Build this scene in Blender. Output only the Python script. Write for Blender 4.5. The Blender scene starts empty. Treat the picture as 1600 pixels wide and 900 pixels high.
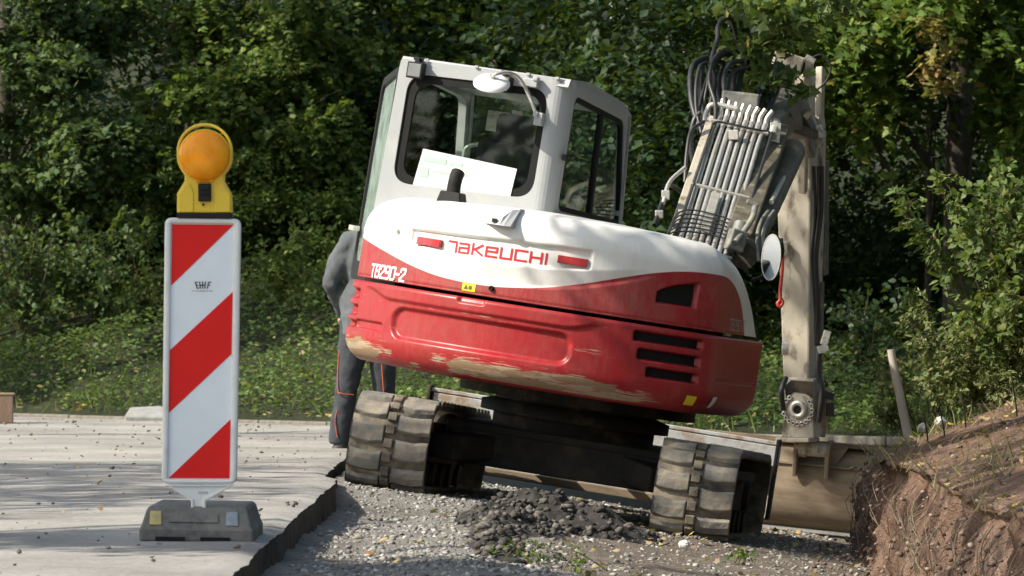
import bpy, math, random
import numpy as np
from math import sin, cos, pi, radians, sqrt
from mathutils import Matrix, Vector

rng = np.random.default_rng(7)
random.seed(7)
C = bpy.context.scene.collection
sc = bpy.context.scene

# ------------------------------------------------------------------ camera model
F = 8062.0; CH = 0.86; HY = 501.0
def P(px, py, Y):
    return np.array([(px-800)/F*Y, Y, CH+(HY-py)/F*Y])

# ------------------------------------------------------------------ basic helpers
def new_mesh(name, V, faces, mats, parent=None, smooth=False, mi=None, attrs=None):
    V = np.asarray(V, dtype=np.float32).reshape(-1, 3)
    me = bpy.data.meshes.new(name)
    if isinstance(faces, np.ndarray):
        nf, k = faces.shape
        me.vertices.add(len(V)); me.vertices.foreach_set('co', V.ravel())
        me.loops.add(nf*k); me.loops.foreach_set('vertex_index', faces.astype(np.int32).ravel())
        me.polygons.add(nf)
        me.polygons.foreach_set('loop_start', np.arange(0, nf*k, k, dtype=np.int32))
        me.polygons.foreach_set('loop_total', np.full(nf, k, dtype=np.int32))
        me.update(calc_edges=True)
        me.validate()
    else:
        me.from_pydata([tuple(map(float, v)) for v in V], [], faces)
    if not isinstance(mats, (list, tuple)): mats = [mats]
    for m in mats: me.materials.append(m)
    if mi is not None: me.polygons.foreach_set('material_index', np.asarray(mi, dtype=np.int32))
    if smooth: me.polygons.foreach_set('use_smooth', np.ones(len(me.polygons), dtype=bool))
    if attrs:
        for k, a in attrs.items():
            at = me.attributes.new(k, 'FLOAT', 'POINT'); at.data.foreach_set('value', np.asarray(a, dtype=np.float32).ravel())
    me.update()
    o = bpy.data.objects.new(name, me); C.objects.link(o)
    if parent is not None: o.parent = parent
    return o

def tag(o, label=None, cat=None, group=None, kind=None):
    if label: o['label'] = label
    if cat: o['category'] = cat
    if group: o['group'] = group
    if kind: o['kind'] = kind
    return o

def thing(name, label, cat, loc=(0, 0, 0), group=None, M=None):
    o = bpy.data.objects.new(name, None); C.objects.link(o)
    o.empty_display_size = .2
    if M is not None: o.matrix_world = M
    else: o.location = [float(v) for v in loc]
    return tag(o, label, cat, group)

def bevel(o, w=.008, seg=2, ang=35):
    m = o.modifiers.new('bevel', 'BEVEL'); m.width = w; m.segments = seg
    m.limit_method = 'ANGLE'; m.angle_limit = radians(ang)
    return o

class MB:
    """collects shapes, builds ONE mesh"""
    def __init__(s): s.V = []; s.F = []; s.S = []
    def add(s, V, Fc, smooth=False):
        b = len(s.V); s.V += [tuple(map(float, v)) for v in V]
        s.F += [tuple(i+b for i in f) for f in Fc]; s.S += [smooth]*len(Fc)
    def box(s, c, d, R=None):
        c = np.array(c, float); h = np.array(d, float)/2
        v = np.array([[x, y, z] for x in (-1, 1) for y in (-1, 1) for z in (-1, 1)])*h
        if R is not None: v = v@np.array(R).T
        s.add(v+c, [(0, 1, 3, 2), (4, 6, 7, 5), (0, 4, 5, 1), (2, 3, 7, 6), (0, 2, 6, 4), (1, 5, 7, 3)])
    def beam(s, a, b, w, h, up=(0, 0, 1), w2=None, h2=None):
        a = np.array(a, float); b = np.array(b, float); d = b-a; d /= np.linalg.norm(d)
        up = np.array(up, float); x = np.cross(d, up); x /= np.linalg.norm(x); z = np.cross(x, d)
        w2 = w if w2 is None else w2; h2 = h if h2 is None else h2
        v = []
        for p, W, Hh in ((a, w, h), (b, w2, h2)):
            for sx, sz in ((-1, -1), (1, -1), (1, 1), (-1, 1)): v.append(p+x*sx*W/2+z*sz*Hh/2)
        s.add(v, [(3, 2, 1, 0), (4, 5, 6, 7), (0, 1, 5, 4), (1, 2, 6, 5), (2, 3, 7, 6), (3, 0, 4, 7)])
    def tube(s, pts, r, n=10, caps=True):
        pts = np.array(pts, float); m = len(pts)
        r = np.full(m, r) if np.isscalar(r) else np.array(r, float)
        t = np.gradient(pts, axis=0); t /= np.linalg.norm(t, axis=1)[:, None]+1e-12
        ref = np.array([0, 0, 1.]) if abs(t[0][2]) < .9 else np.array([1., 0, 0])
        u = np.cross(ref, t[0]); u /= np.linalg.norm(u)
        V = []
        for i in range(m):
            u = u-t[i]*u.dot(t[i]); u /= np.linalg.norm(u); w = np.cross(t[i], u)
            for k in range(n):
                a = 2*pi*k/n; V.append(pts[i]+r[i]*(cos(a)*u+sin(a)*w))
        Fc = [(i*n+k, i*n+(k+1) % n, (i+1)*n+(k+1) % n, (i+1)*n+k) for i in range(m-1) for k in range(n)]
        b = len(s.V); s.add(V, Fc, True)
        if caps: s.add(V[:n], [tuple(range(n))[::-1]]); s.add(V[-n:], [tuple(range(n))])
    def curve(s, pts, r, n=8, k=6):
        pts = [np.array(p, float) for p in pts]
        q = [2*pts[0]-pts[1]]+pts+[2*pts[-1]-pts[-2]]; out = []
        for i in range(1, len(q)-2):
            p0, p1, p2, p3 = q[i-1:i+3]
            for j in range(k):
                t = j/k
                out.append(.5*((2*p1)+(-p0+p2)*t+(2*p0-5*p1+4*p2-p3)*t*t+(-p0+3*p1-3*p2+p3)*t**3))
        out.append(pts[-1]); s.tube(out, r, n)
    def cyl(s, a, b, r, n=20, r2=None): s.tube([a, b], [r, r if r2 is None else r2], n)
    def prism(s, poly, o, ux, uy, d):
        """poly (2D) in frame ux,uy at o, extruded by vector d"""
        o, ux, uy, d = (np.array(v, float) for v in (o, ux, uy, d)); n = len(poly)
        A = [o+ux*p[0]+uy*p[1] for p in poly]; B = [a+d for a in A]
        s.add(A+B, [tuple(range(n))[::-1], tuple(range(n, 2*n))]+[(i, (i+1) % n, n+(i+1) % n, n+i) for i in range(n)])
    def ring(s, outer, inner, o, ux, uy, d):
        """frame between two 2D loops of equal length, extruded"""
        o, ux, uy, d = (np.array(v, float) for v in (o, ux, uy, d)); n = len(outer)
        L = [[o+ux*p[0]+uy*p[1]+e for p in q] for q in (outer, inner) for e in (0*d, d)]
        V = L[0]+L[1]+L[2]+L[3]; f = []
        for i in range(n):
            j = (i+1) % n
            f += [(i, j, n+j, n+i), (2*n+i, 3*n+i, 3*n+j, 2*n+j), (i, 2*n+i, 2*n+j, j), (n+i, n+j, 3*n+j, 3*n+i)]
        s.add(V, f)
    def lathe(s, prof, o, ax, n=32, ref=None):
        """prof: (radius, height along ax)"""
        o = np.array(o, float); ax = np.array(ax, float); ax /= np.linalg.norm(ax)
        ref = np.array([0, 0, 1.]) if abs(ax[2]) < .9 else np.array([1., 0, 0])
        u = np.cross(ref, ax); u /= np.linalg.norm(u); w = np.cross(ax, u)
        V = [o+ax*h+r*(cos(2*pi*k/n)*u+sin(2*pi*k/n)*w) for r, h in prof for k in range(n)]
        s.add(V, [(i*n+k, i*n+(k+1) % n, (i+1)*n+(k+1) % n, (i+1)*n+k) for i in range(len(prof)-1) for k in range(n)], True)
    def build(s, name, mat, parent=None, xf=None, bev=None, smooth=False):
        V = np.array(s.V)
        if xf is not None: V = xf(V)
        o = new_mesh(name, V, s.F, mat, parent)
        o.data.polygons.foreach_set('use_smooth', [True]*len(s.S) if smooth else s.S)
        if bev: bevel(o, bev)
        return o

def rrect(x0, x1, y0, y1, r, k=6):
    out = []
    for cx, cy, a0 in ((x1-r, y1-r, 0), (x0+r, y1-r, 90), (x0+r, y0+r, 180), (x1-r, y0+r, 270)):
        for i in range(k+1):
            a = radians(a0+90*i/k); out.append((cx+r*cos(a), cy+r*sin(a)))
    return out

def rquad(q, r, k=6):
    """rounded quad from 4 ccw corners"""
    out = []; q = [np.array(p, float) for p in q]
    for i in range(4):
        p = q[i]; a = q[i-1]-p; b = q[(i+1) % 4]-p
        a = a/np.linalg.norm(a)*r; b = b/np.linalg.norm(b)*r
        for j in range(k+1):
            t = j/k; out.append(tuple((1-t)**2*(p+a)+2*t*(1-t)*p+t*t*(p+b)))
    return out

# ------------------------------------------------------------------ noise (numpy)
def _h(ix, iy, s):
    v = np.sin(ix*127.1+iy*311.7+s*74.7)*43758.5453
    return v-np.floor(v)
def vn(x, y, s=0):
    ix, iy = np.floor(x), np.floor(y); fx, fy = x-ix, y-iy
    fx = fx*fx*(3-2*fx); fy = fy*fy*(3-2*fy)
    a = _h(ix, iy, s); b = _h(ix+1, iy, s); c = _h(ix, iy+1, s); d = _h(ix+1, iy+1, s)
    return (a*(1-fx)+b*fx)*(1-fy)+(c*(1-fx)+d*fx)*fy-.5
def fbm(x, y, s=0, o=4):
    t = 0; a = 1.
    for i in range(o): t = t+a*vn(x, y, s+i*3.3); x = x*2.03; y = y*2.03; a *= .5
    return t
def sst(a, b, x):
    t = np.clip((x-a)/(b-a), 0, 1); return t*t*(3-2*t)

# ------------------------------------------------------------------ materials
def nt(name):
    m = bpy.data.materials.new(name); m.use_nodes = True; t = m.node_tree
    return m, t, t.nodes['Principled BSDF'], t.nodes['Material Output']
def node(t, ty, **kw):
    n = t.nodes.new(ty)
    for k, v in kw.items():
        if k in n.inputs: n.inputs[k].default_value = v
        else: setattr(n, k, v)
    return n
def ramp(t, fac, stops):
    r = t.nodes.new('ShaderNodeValToRGB'); e = r.color_ramp.elements
    while len(e) < len(stops): e.new(.5)
    for i, (p, c) in enumerate(stops):
        e[i].position = p; e[i].color = (c[0], c[1], c[2], 1) if hasattr(c, '__len__') else (c, c, c, 1)
    t.links.new(fac, r.inputs['Fac']); return r
def noise(t, scale, detail=6, rough=.6, vec=None, dist=0, dims='3D'):
    n = t.nodes.new('ShaderNodeTexNoise'); n.inputs['Scale'].default_value = scale
    n.inputs['Detail'].default_value = detail; n.inputs['Roughness'].default_value = rough; n.inputs['Distortion'].default_value = dist
    if vec is not None: t.links.new(vec, n.inputs['Vector'])
    return n
def objco(t, scale=(1, 1, 1)):
    tc = t.nodes.new('ShaderNodeTexCoord')
    mp = t.nodes.new('ShaderNodeMapping'); mp.inputs['Scale'].default_value = scale
    t.links.new(tc.outputs['Object'], mp.inputs['Vector']); return mp.outputs['Vector']
def mixc(t, fac, a, b):
    m = t.nodes.new('ShaderNodeMix'); m.data_type = 'RGBA'
    def s(i, v):
        if hasattr(v, 'links') or isinstance(v, bpy.types.NodeSocket): t.links.new(v, m.inputs[i])
        elif hasattr(v, '__len__'): m.inputs[i].default_value = (v[0], v[1], v[2], 1)
        else: m.inputs[i].default_value = v
    s(0, fac); s(6, a); s(7, b); return m.outputs[2]
def bump(t, bs, h, strength, dist=.01):
    b = t.nodes.new('ShaderNodeBump'); b.inputs['Strength'].default_value = strength; b.inputs['Distance'].default_value = dist
    t.links.new(h, b.inputs['Height']); t.links.new(b.outputs['Normal'], bs.inputs['Normal']); return b

def mat(name, col, rough=.5, metal=0., dirt=None, dscale=6, damt=(.45, .7), var=.15, vscale=12, bmp=0, bscale=60, coat=0, spec=.5, stretch=(1, 1, 1)):
    m, t, bs, out = nt(name)
    v = objco(t, stretch)
    n1 = noise(t, vscale, 5, .6, v)
    c = np.array(col)
    base = ramp(t, n1.outputs['Fac'], [(.3, c*(1-var)), (.7, np.minimum(c*(1+var), 1))]).outputs['Color']
    if dirt is not None:
        n2 = noise(t, dscale, 8, .65, v)
        f = ramp(t, n2.outputs['Fac'], [(damt[0], 0), (damt[1], 1)]).outputs['Color']
        base = mixc(t, f, base, dirt)
        rr = t.nodes.new('ShaderNodeMapRange'); rr.inputs['To Min'].default_value = rough; rr.inputs['To Max'].default_value = min(1, rough+.4)
        t.links.new(f, rr.inputs['Value']); t.links.new(rr.outputs['Result'], bs.inputs['Roughness'])
    else: bs.inputs['Roughness'].default_value = rough
    t.links.new(base, bs.inputs['Base Color'])
    bs.inputs['Metallic'].default_value = metal; bs.inputs['Coat Weight'].default_value = coat; bs.inputs['Coat Roughness'].default_value = .1
    bs.inputs['Specular IOR Level'].default_value = spec
    if bmp:
        n3 = noise(t, bscale, 6, .65, v); bump(t, bs, n3.outputs['Fac'], bmp)
    return m

def leafmat(name, stops, trans=.35, rough=.55):
    m, t, bs, out = nt(name)
    g = t.nodes.new('ShaderNodeNewGeometry')
    r = ramp(t, g.outputs['Random Per Island'], stops)
    hv = noise(t, 1.4, 2, .5, objco(t))
    hs = t.nodes.new('ShaderNodeHueSaturation')
    mr = t.nodes.new('ShaderNodeMapRange'); mr.inputs['From Min'].default_value = .3; mr.inputs['From Max'].default_value = .7
    mr.inputs['To Min'].default_value = .65; mr.inputs['To Max'].default_value = 1.35
    t.links.new(hv.outputs['Fac'], mr.inputs['Value']); t.links.new(mr.outputs['Result'], hs.inputs['Value'])
    t.links.new(r.outputs['Color'], hs.inputs['Color'])
    t.links.new(hs.outputs['Color'], bs.inputs['Base Color']); bs.inputs['Roughness'].default_value = rough; bs.inputs['Specular IOR Level'].default_value = .3
    tr = t.nodes.new('ShaderNodeBsdfTranslucent')
    tcol = mixc(t, .6, hs.outputs['Color'], (.16, .22, .02)); t.links.new(tcol, tr.inputs['Color'])
    mx = t.nodes.new('ShaderNodeMixShader'); mx.inputs[0].default_value = trans
    t.links.new(bs.outputs[0], mx.inputs[1]); t.links.new(tr.outputs[0], mx.inputs[2]); t.links.new(mx.outputs[0], out.inputs['Surface'])
    return m

def glassmat(name, tint, fres=1.5, rough=.02):
    m, t, bs, out = nt(name); t.nodes.remove(bs)
    tr = node(t, 'ShaderNodeBsdfTransparent'); tr.inputs['Color'].default_value = (*tint, 1)
    gl = node(t, 'ShaderNodeBsdfGlossy'); gl.inputs['Roughness'].default_value = rough; gl.inputs['Color'].default_value = (1, 1, 1, 1)
    fr = node(t, 'ShaderNodeFresnel'); fr.inputs['IOR'].default_value = fres
    mx = t.nodes.new('ShaderNodeMixShader'); t.links.new(fr.outputs[0], mx.inputs[0])
    t.links.new(tr.outputs[0], mx.inputs[1]); t.links.new(gl.outputs[0], mx.inputs[2]); t.links.new(mx.outputs[0], out.inputs['Surface'])
    return m

DUST = (.30, .25, .18)
M = {}
M['white_shell'] = mat('weathered white plastic', (.78, .78, .75), .45, var=.03, dirt=(.50, .46, .38), dscale=3, damt=(.55, .95))
M['cab_grey'] = mat('pale grey cab paint', (.33, .34, .345), .42, var=.04, dirt=(.42, .40, .36), dscale=4, damt=(.55, .9))
M['dark_plastic'] = mat('black plastic', (.012, .012, .012), .6, var=.3, bmp=.1, spec=.25)
M['rubber_seal'] = mat('black window seal', (.007, .007, .007), .6, var=.2, spec=.2)
M['steel_dark'] = mat('dark oily steel', (.014, .013, .012), .7, var=.4, spec=.2, dirt=(.10, .075, .05), dscale=5, damt=(.5, .75), bmp=.2)
M['under'] = mat('black undercarriage paint', (.018, .017, .016), .75, var=.3, spec=.25, dirt=(.075, .06, .046), dscale=4, damt=(.5, .8), bmp=.2)
M['blade_grey'] = mat('grey blade paint', (.42, .43, .43), .5, var=.08, dirt=(.26, .19, .13), dscale=7, damt=(.48, .62), bmp=.15)
M['rubber'] = mat('dusty grey rubber', (.125, .12, .11), .85, var=.3, vscale=9, dirt=(.25, .215, .165), dscale=7, damt=(.4, .66), bmp=.5, bscale=40)
M['rubber_gap'] = mat('dark rubber between lugs', (.075, .066, .054), .9, var=.4, dirt=(.20, .165, .12), dscale=6, damt=(.4, .65), bmp=.4)
M['arm'] = mat('worn beige arm paint', (.42, .38, .31), .6, var=.15, vscale=6, dirt=(.11, .085, .06), dscale=9, damt=(.53, .68), bmp=.1, stretch=(1, 1, .45))
M['arm_dark'] = mat('dark arm paint', (.085, .075, .055), .6, var=.3, dirt=(.24, .21, .15), dscale=9, damt=(.5, .68), bmp=.15)
M['boom'] = mat('grey boom paint', (.16, .16, .145), .5, var=.2, dirt=(.32, .29, .22), dscale=7, damt=(.5, .7), bmp=.1)
M['chrome'] = mat('bright steel pipe', (.52, .52, .51), .34, .6, var=.08, dirt=(.25, .22, .18), dscale=9, damt=(.48, .72))
M['hose'] = mat('black hydraulic hose', (.022, .022, .023), .42, var=.2)
M['fitting'] = mat('galvanised fitting', (.6, .58, .53), .4, .6, var=.15, dirt=(.3, .26, .2), dscale=20, damt=(.5, .7))
M['bucket'] = mat('muddy brown bucket steel', (.26, .205, .14), .65, var=.15, vscale=4, dirt=(.15, .11, .075), dscale=4, damt=(.42, .64), bmp=.25, stretch=(.5, 1, 2.5))
M['worn_edge'] = mat('polished cutting edge', (.62, .60, .56), .35, .7, var=.1)
M['mirror'] = mat('mirror glass', (.85, .88, .9), .03, 1., var=.0)
M['glass'] = glassmat('cab glass', (.80, .87, .83), 1.42)
M['glass_door'] = glassmat('greenish door glass', (.42, .58, .52), 1.9, .12)
def dusty(m, col, k):
    t = m.node_tree; out = t.nodes['Material Output']; s = out.inputs['Surface'].links[0].from_socket
    d = node(t, 'ShaderNodeBsdfDiffuse'); d.inputs['Color'].default_value = (*col, 1); mx = t.nodes.new('ShaderNodeMixShader')
    n = noise(t, 7, 6, .7, objco(t)); r = ramp(t, n.outputs['Fac'], [(.3, k*.4), (.75, k*1.5)]); t.links.new(r.outputs['Color'], mx.inputs[0])
    t.links.new(s, mx.inputs[1]); t.links.new(d.outputs[0], mx.inputs[2]); t.links.new(mx.outputs[0], out.inputs['Surface'])
dusty(M['glass_door'], (.42, .55, .50), .3)  # patchy pale green diffuse mixed in to lighten the door glass
M['seat'] = mat('dark seat cloth', (.02, .021, .024), .8, bmp=.2)
M['interior'] = mat('grey cab lining', (.17, .18, .18), .7)
M['sheet'] = mat('white printed sheet', (.62, .63, .63), .6, var=.03)
M['sheet_green'] = mat('pale green print', (.36, .58, .42), .6, var=.05)
M['red_lens'] = mat('red lamp lens', (.36, .012, .02), .2, var=.25, vscale=30, coat=.5)
M['decal_red'] = mat('red lettering', (.50, .012, .025), .4, var=.05)
M['decal_white'] = mat('white lettering', (.78, .76, .74), .5, var=.03)
M['decal_dull'] = mat('dull lettering', (.42, .33, .31), .6, var=.1)  # duller tone than the other white lettering
M['sticker'] = mat('yellow warning sticker', (.75, .58, .03), .5, var=.05)
M['sticker_ink'] = mat('sticker print', (.10, .08, .01), .6)
M['hook_red'] = mat('red painted hook', (.45, .05, .03), .5)
M['beacon_white'] = mat('white beacon plastic', (.70, .71, .69), .5, var=.04, dirt=(.42, .41, .37), dscale=6, damt=(.55, .85), bmp=.05)
M['beacon_red'] = mat('red retroreflective film', (.72, .006, .005), .4, var=.06, vscale=5, spec=.3)
M['beacon_film'] = mat('white retroreflective film', (.74, .80, .84), .35, var=.04, vscale=4, coat=.2)
M['ink'] = mat('dark blue print', (.02, .022, .05), .6)
M['lamp_yellow'] = mat('yellow lamp plastic', (.72, .50, .035), .42, var=.05, dirt=(.5, .36, .05), dscale=9, damt=(.55, .8))
M['foot'] = mat('recycled grey plastic', (.115, .112, .105), .85, var=.25, vscale=40, dirt=(.2, .19, .165), dscale=7, damt=(.45, .7), bmp=.4)
M['refl_yellow'] = mat('dirty yellow reflector', (.45, .37, .12), .4, var=.15, dirt=(.25, .22, .13), dscale=20)
M['refl_blue'] = mat('dirty bluish reflector', (.26, .32, .37), .4, var=.15, dirt=(.17, .18, .18), dscale=20)
M['jacket'] = mat('grey work jacket', (.085, .093, .10), .9, var=.25, vscale=5, bmp=1, bscale=9, spec=.2, stretch=(1, 1, .5))
M['trousers'] = mat('dark grey work trousers', (.045, .048, .056), .9, var=.25, bmp=1, bscale=10, spec=.2)
M['piping'] = mat('orange piping', (.42, .085, .03), .8, var=.05)
M['skin'] = mat('skin', (.48, .28, .2), .55, var=.08)
M['hair'] = mat('brown hair', (.05, .033, .02), .6, var=.3, bmp=.4)
M['shoe'] = mat('black shoe', (.03, .028, .026), .7)
M['bark'] = mat('dark bark', (.055, .045, .035), .9, var=.4, vscale=10, bmp=1, bscale=18, stretch=(1, 1, .25))
M['twig'] = mat('brown twig', (.13, .10, .065), .8, var=.3)
M['wood'] = mat('weathered timber', (.20, .135, .09), .8, var=.2, bmp=.4, stretch=(1, 1, .2))
M['stake'] = mat('pale timber stake', (.40, .34, .27), .75, var=.15, bmp=.3, stretch=(1, 1, .2))
M['kerb'] = mat('dirty kerb stone', (.13, .12, .10), .9, var=.3, bmp=.5)
M['slab'] = mat('grey stone', (.25, .25, .24), .85, var=.2, bmp=.5)
M['stone_pale'] = mat('pale limestone', (.58, .54, .49), .85, var=.15, bmp=.5)
M['clod'] = mat('near black earth', (.022, .019, .016), .95, var=.4, bmp=.8)

def orange_lens():
    m, t, bs, out = nt('orange lamp lens')
    tc = t.nodes.new('ShaderNodeTexCoord')
    w = t.nodes.new('ShaderNodeTexWave'); w.wave_type = 'RINGS'; w.rings_direction = 'Y'; w.inputs['Scale'].default_value = 46; w.inputs['Distortion'].default_value = .2
    mp = t.nodes.new('ShaderNodeMapping'); k_ = 20.15/F; mp.inputs['Location'].default_value = (-(320-308)*k_, 0, -(CH+(HY-243.5)*k_)); t.links.new(tc.outputs['Object'], mp.inputs['Vector']); t.links.new(mp.outputs['Vector'], w.inputs['Vector'])
    n = noise(t, 14, 3, .5, objco(t))
    base = ramp(t, n.outputs['Fac'], [(.3, (.86, .26, .004)), (.7, (.95, .39, .008))]).outputs['Color']
    t.links.new(base, bs.inputs['Base Color'])
    bs.inputs['Roughness'].default_value = .22; bs.inputs['Specular IOR Level'].default_value = .35
    bs.inputs['Subsurface Weight'].default_value = .25; bs.inputs['Subsurface Radius'].default_value = (.05, .02, .005)
    bump(t, bs, w.outputs['Fac'], .45, .003); return m
M['lens'] = orange_lens()

def dustfilm(t, k):
    """patchy film of dry dust with fine speckle and faint vertical runs"""
    n1 = noise(t, 2.6, 8, .7, objco(t)); n2 = noise(t, 30, 6, .75, objco(t, (1, 1, .3))); n3 = noise(t, 120, 3, .6, objco(t))
    s = t.nodes.new('ShaderNodeMath'); s.operation = 'MULTIPLY'; t.links.new(n1.outputs['Fac'], s.inputs[0]); t.links.new(n2.outputs['Fac'], s.inputs[1])
    s2 = t.nodes.new('ShaderNodeMath'); s2.operation = 'MULTIPLY_ADD'; s2.inputs[1].default_value = .22; t.links.new(n3.outputs['Fac'], s2.inputs[0]); t.links.new(s.outputs[0], s2.inputs[2])
    return ramp(t, s2.outputs[0], [(.26, 0), (.52, k)]).outputs['Color']
def hood_mat():
    """two tone livery: 'paint' > 0 white, < 0 red"""
    m, t, bs, out = nt('two tone hood paint')
    a = t.nodes.new('ShaderNodeAttribute'); a.attribute_name = 'paint'
    g = t.nodes.new('ShaderNodeMapRange'); g.inputs['From Min'].default_value = -.002; g.inputs['From Max'].default_value = .002
    t.links.new(a.outputs['Fac'], g.inputs['Value'])
    n = noise(t, 4, 7, .6, objco(t))
    w = ramp(t, n.outputs['Fac'], [(.4, (.70, .70, .675)), (.8, (.60, .585, .54))]).outputs['Color']
    r = ramp(t, n.outputs['Fac'], [(.35, (.29, .008, .014)), (.75, (.23, .010, .015))]).outputs['Color']
    n2 = noise(t, 34, 5, .7, objco(t))
    sp = ramp(t, n2.outputs['Fac'], [(.70, 0), (.76, 1)]).outputs['Color']
    c = mixc(t, sp, mixc(t, g.outputs['Result'], r, w), (.36, .28, .2))
    c = mixc(t, dustfilm(t, .24), c, (.33, .28, .22))
    t.links.new(c, bs.inputs['Base Color']); bs.inputs['Roughness'].default_value = .42; bs.inputs['Specular IOR Level'].default_value = .4
    return m
M['hood'] = hood_mat()
def cw_mat():
    """red counterweight, horizontal scuffs to filler and bare brown where 'wear' is high"""
    m, t, bs, out = nt('scuffed red counterweight paint')
    a = t.nodes.new('ShaderNodeAttribute'); a.attribute_name = 'wear'
    v = objco(t, (2.6, 2.6, 62)); v2 = objco(t, (2.6, 2.6, 16)); v3 = objco(t, (3, 3, 60))
    n1 = noise(t, 1.6, 9, .72, v, .3); n2 = noise(t, 1.5, 6, .6, v2); n3 = noise(t, 2.2, 9, .75, v3)
    red = ramp(t, noise(t, 5, 6, .6, objco(t)).outputs['Fac'], [(.3, (.31, .008, .014)), (.75, (.24, .010, .015))]).outputs['Color']
    def thr(nf, k, lo, hi):
        ad = t.nodes.new('ShaderNodeMath'); ad.operation = 'MULTIPLY_ADD'; ad.inputs[1].default_value = k
        t.links.new(a.outputs['Fac'], ad.inputs[0]); t.links.new(nf, ad.inputs[2])
        return ramp(t, ad.outputs[0], [(lo, 0), (hi, 1)]).outputs['Color']
    filler = thr(n1.outputs['Fac'], .34, .765, .80)
    brown = thr(n2.outputs['Fac'], .30, .80, .825)
    scr = thr(n3.outputs['Fac'], .20, .70, .74)
    c = mixc(t, scr, red, (.55, .24, .19))
    c = mixc(t, filler, c, (.36, .28, .19))
    c = mixc(t, brown, c, (.25, .165, .095))
    c = mixc(t, dustfilm(t, .20), c, (.27, .19, .14))
    t.links.new(c, bs.inputs['Base Color'])
    rg = t.nodes.new('ShaderNodeMapRange'); rg.inputs['To Min'].default_value = .34; rg.inputs['To Max'].default_value = .75
    t.links.new(filler, rg.inputs['Value']); t.links.new(rg.outputs['Result'], bs.inputs['Roughness'])
    bs.inputs['Specular IOR Level'].default_value = .35
    nb = noise(t, 12, 6, .6, objco(t)); bump(t, bs, nb.outputs['Fac'], .12, .01)
    return m
M['cw'] = cw_mat()

def ground_mat(name, stops, scales=(1.2, 18, 120), bmp=.6, bd=.01, rough=.9):
    m, t, bs, out = nt(name); v = objco(t)
    a = noise(t, scales[0], 5, .6, v); b = noise(t, scales[1], 6, .7, v); c = noise(t, scales[2], 4, .6, v)
    s = t.nodes.new('ShaderNodeMath'); s.operation = 'MULTIPLY_ADD'; s.inputs[1].default_value = .9
    s2 = t.nodes.new('ShaderNodeMath'); s2.operation = 'MULTIPLY_ADD'; s2.inputs[1].default_value = .7
    s3 = t.nodes.new('ShaderNodeMath'); s3.operation = 'MULTIPLY_ADD'; s3.inputs[1].default_value = .45; s3.inputs[2].default_value = -.52
    t.links.new(c.outputs['Fac'], s3.inputs[0]); t.links.new(b.outputs['Fac'], s2.inputs[0]); t.links.new(s3.outputs[0], s2.inputs[2])
    t.links.new(a.outputs['Fac'], s.inputs[0]); t.links.new(s2.outputs[0], s.inputs[2])
    t.links.new(ramp(t, s.outputs[0], stops).outputs['Color'], bs.inputs['Base Color']); bs.inputs['Roughness'].default_value = rough
    bs.inputs['Specular IOR Level'].default_value = .25
    ad = t.nodes.new('ShaderNodeMath'); t.links.new(b.outputs['Fac'], ad.inputs[0]); t.links.new(c.outputs['Fac'], ad.inputs[1])
    bump(t, bs, ad.outputs[0], bmp, bd); return m
M['road'] = ground_mat('dusty pale asphalt', [(.30, (.20, .188, .172)), (.5, (.295, .279, .257)), (.72, (.40, .378, .348))], (.9, 26, 190), .9, .008)
M['cut'] = ground_mat('cut asphalt edge', [(.3, (.02, .018, .016)), (.7, (.085, .075, .062))], (6, 20, 90), .8)
M['gravel'] = ground_mat('grey gravel and dirt', [(.28, (.11, .10, .085)), (.5, (.235, .22, .195)), (.75, (.34, .32, .29))], (1.1, 14, 80), 1, .02)
def gravel_mat():
    m = ground_mat('grey gravel turning to brown dirt', [(.28, (.12, .108, .092)), (.5, (.24, .222, .198)), (.75, (.34, .32, .29))], (1.1, 22, 130), 1, .02)
    t = m.node_tree; bs = t.nodes['Principled BSDF']; l = bs.inputs['Base Color'].links[0].from_socket
    v = objco(t); sp = t.nodes.new('ShaderNodeSeparateXYZ'); t.links.new(v, sp.inputs[0]); n = noise(t, 1.7, 5, .6, v)
    ad = t.nodes.new('ShaderNodeMath'); ad.operation = 'MULTIPLY_ADD'; ad.inputs[1].default_value = 1.6; t.links.new(n.outputs['Fac'], ad.inputs[0]); t.links.new(sp.outputs['X'], ad.inputs[2])
    n2 = noise(t, 26, 6, .7, v); br = ramp(t, n2.outputs['Fac'], [(.3, (.085, .062, .045)), (.55, (.175, .138, .105)), (.75, (.28, .24, .195))]).outputs['Color']
    t.links.new(mixc(t, ramp(t, ad.outputs[0], [(.80, 0), (1.0, .85)]).outputs['Color'], l, br), bs.inputs['Base Color']); return m
M['gravel'] = gravel_mat()
M['bank'] = ground_mat('reddish brown earth', [(.25, (.08, .045, .03)), (.5, (.175, .105, .073)), (.75, (.30, .205, .155))], (1.6, 16, 90), 1, .03)
M['litter'] = ground_mat('dark leaf litter soil', [(.3, (.012, .016, .006)), (.7, (.032, .038, .014))], (1, 9, 60), 1, .02)
M['base'] = ground_mat('soil', [(.3, (.08, .065, .045)), (.7, (.15, .125, .09))], (1, 9, 60), 1, .02)

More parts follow.
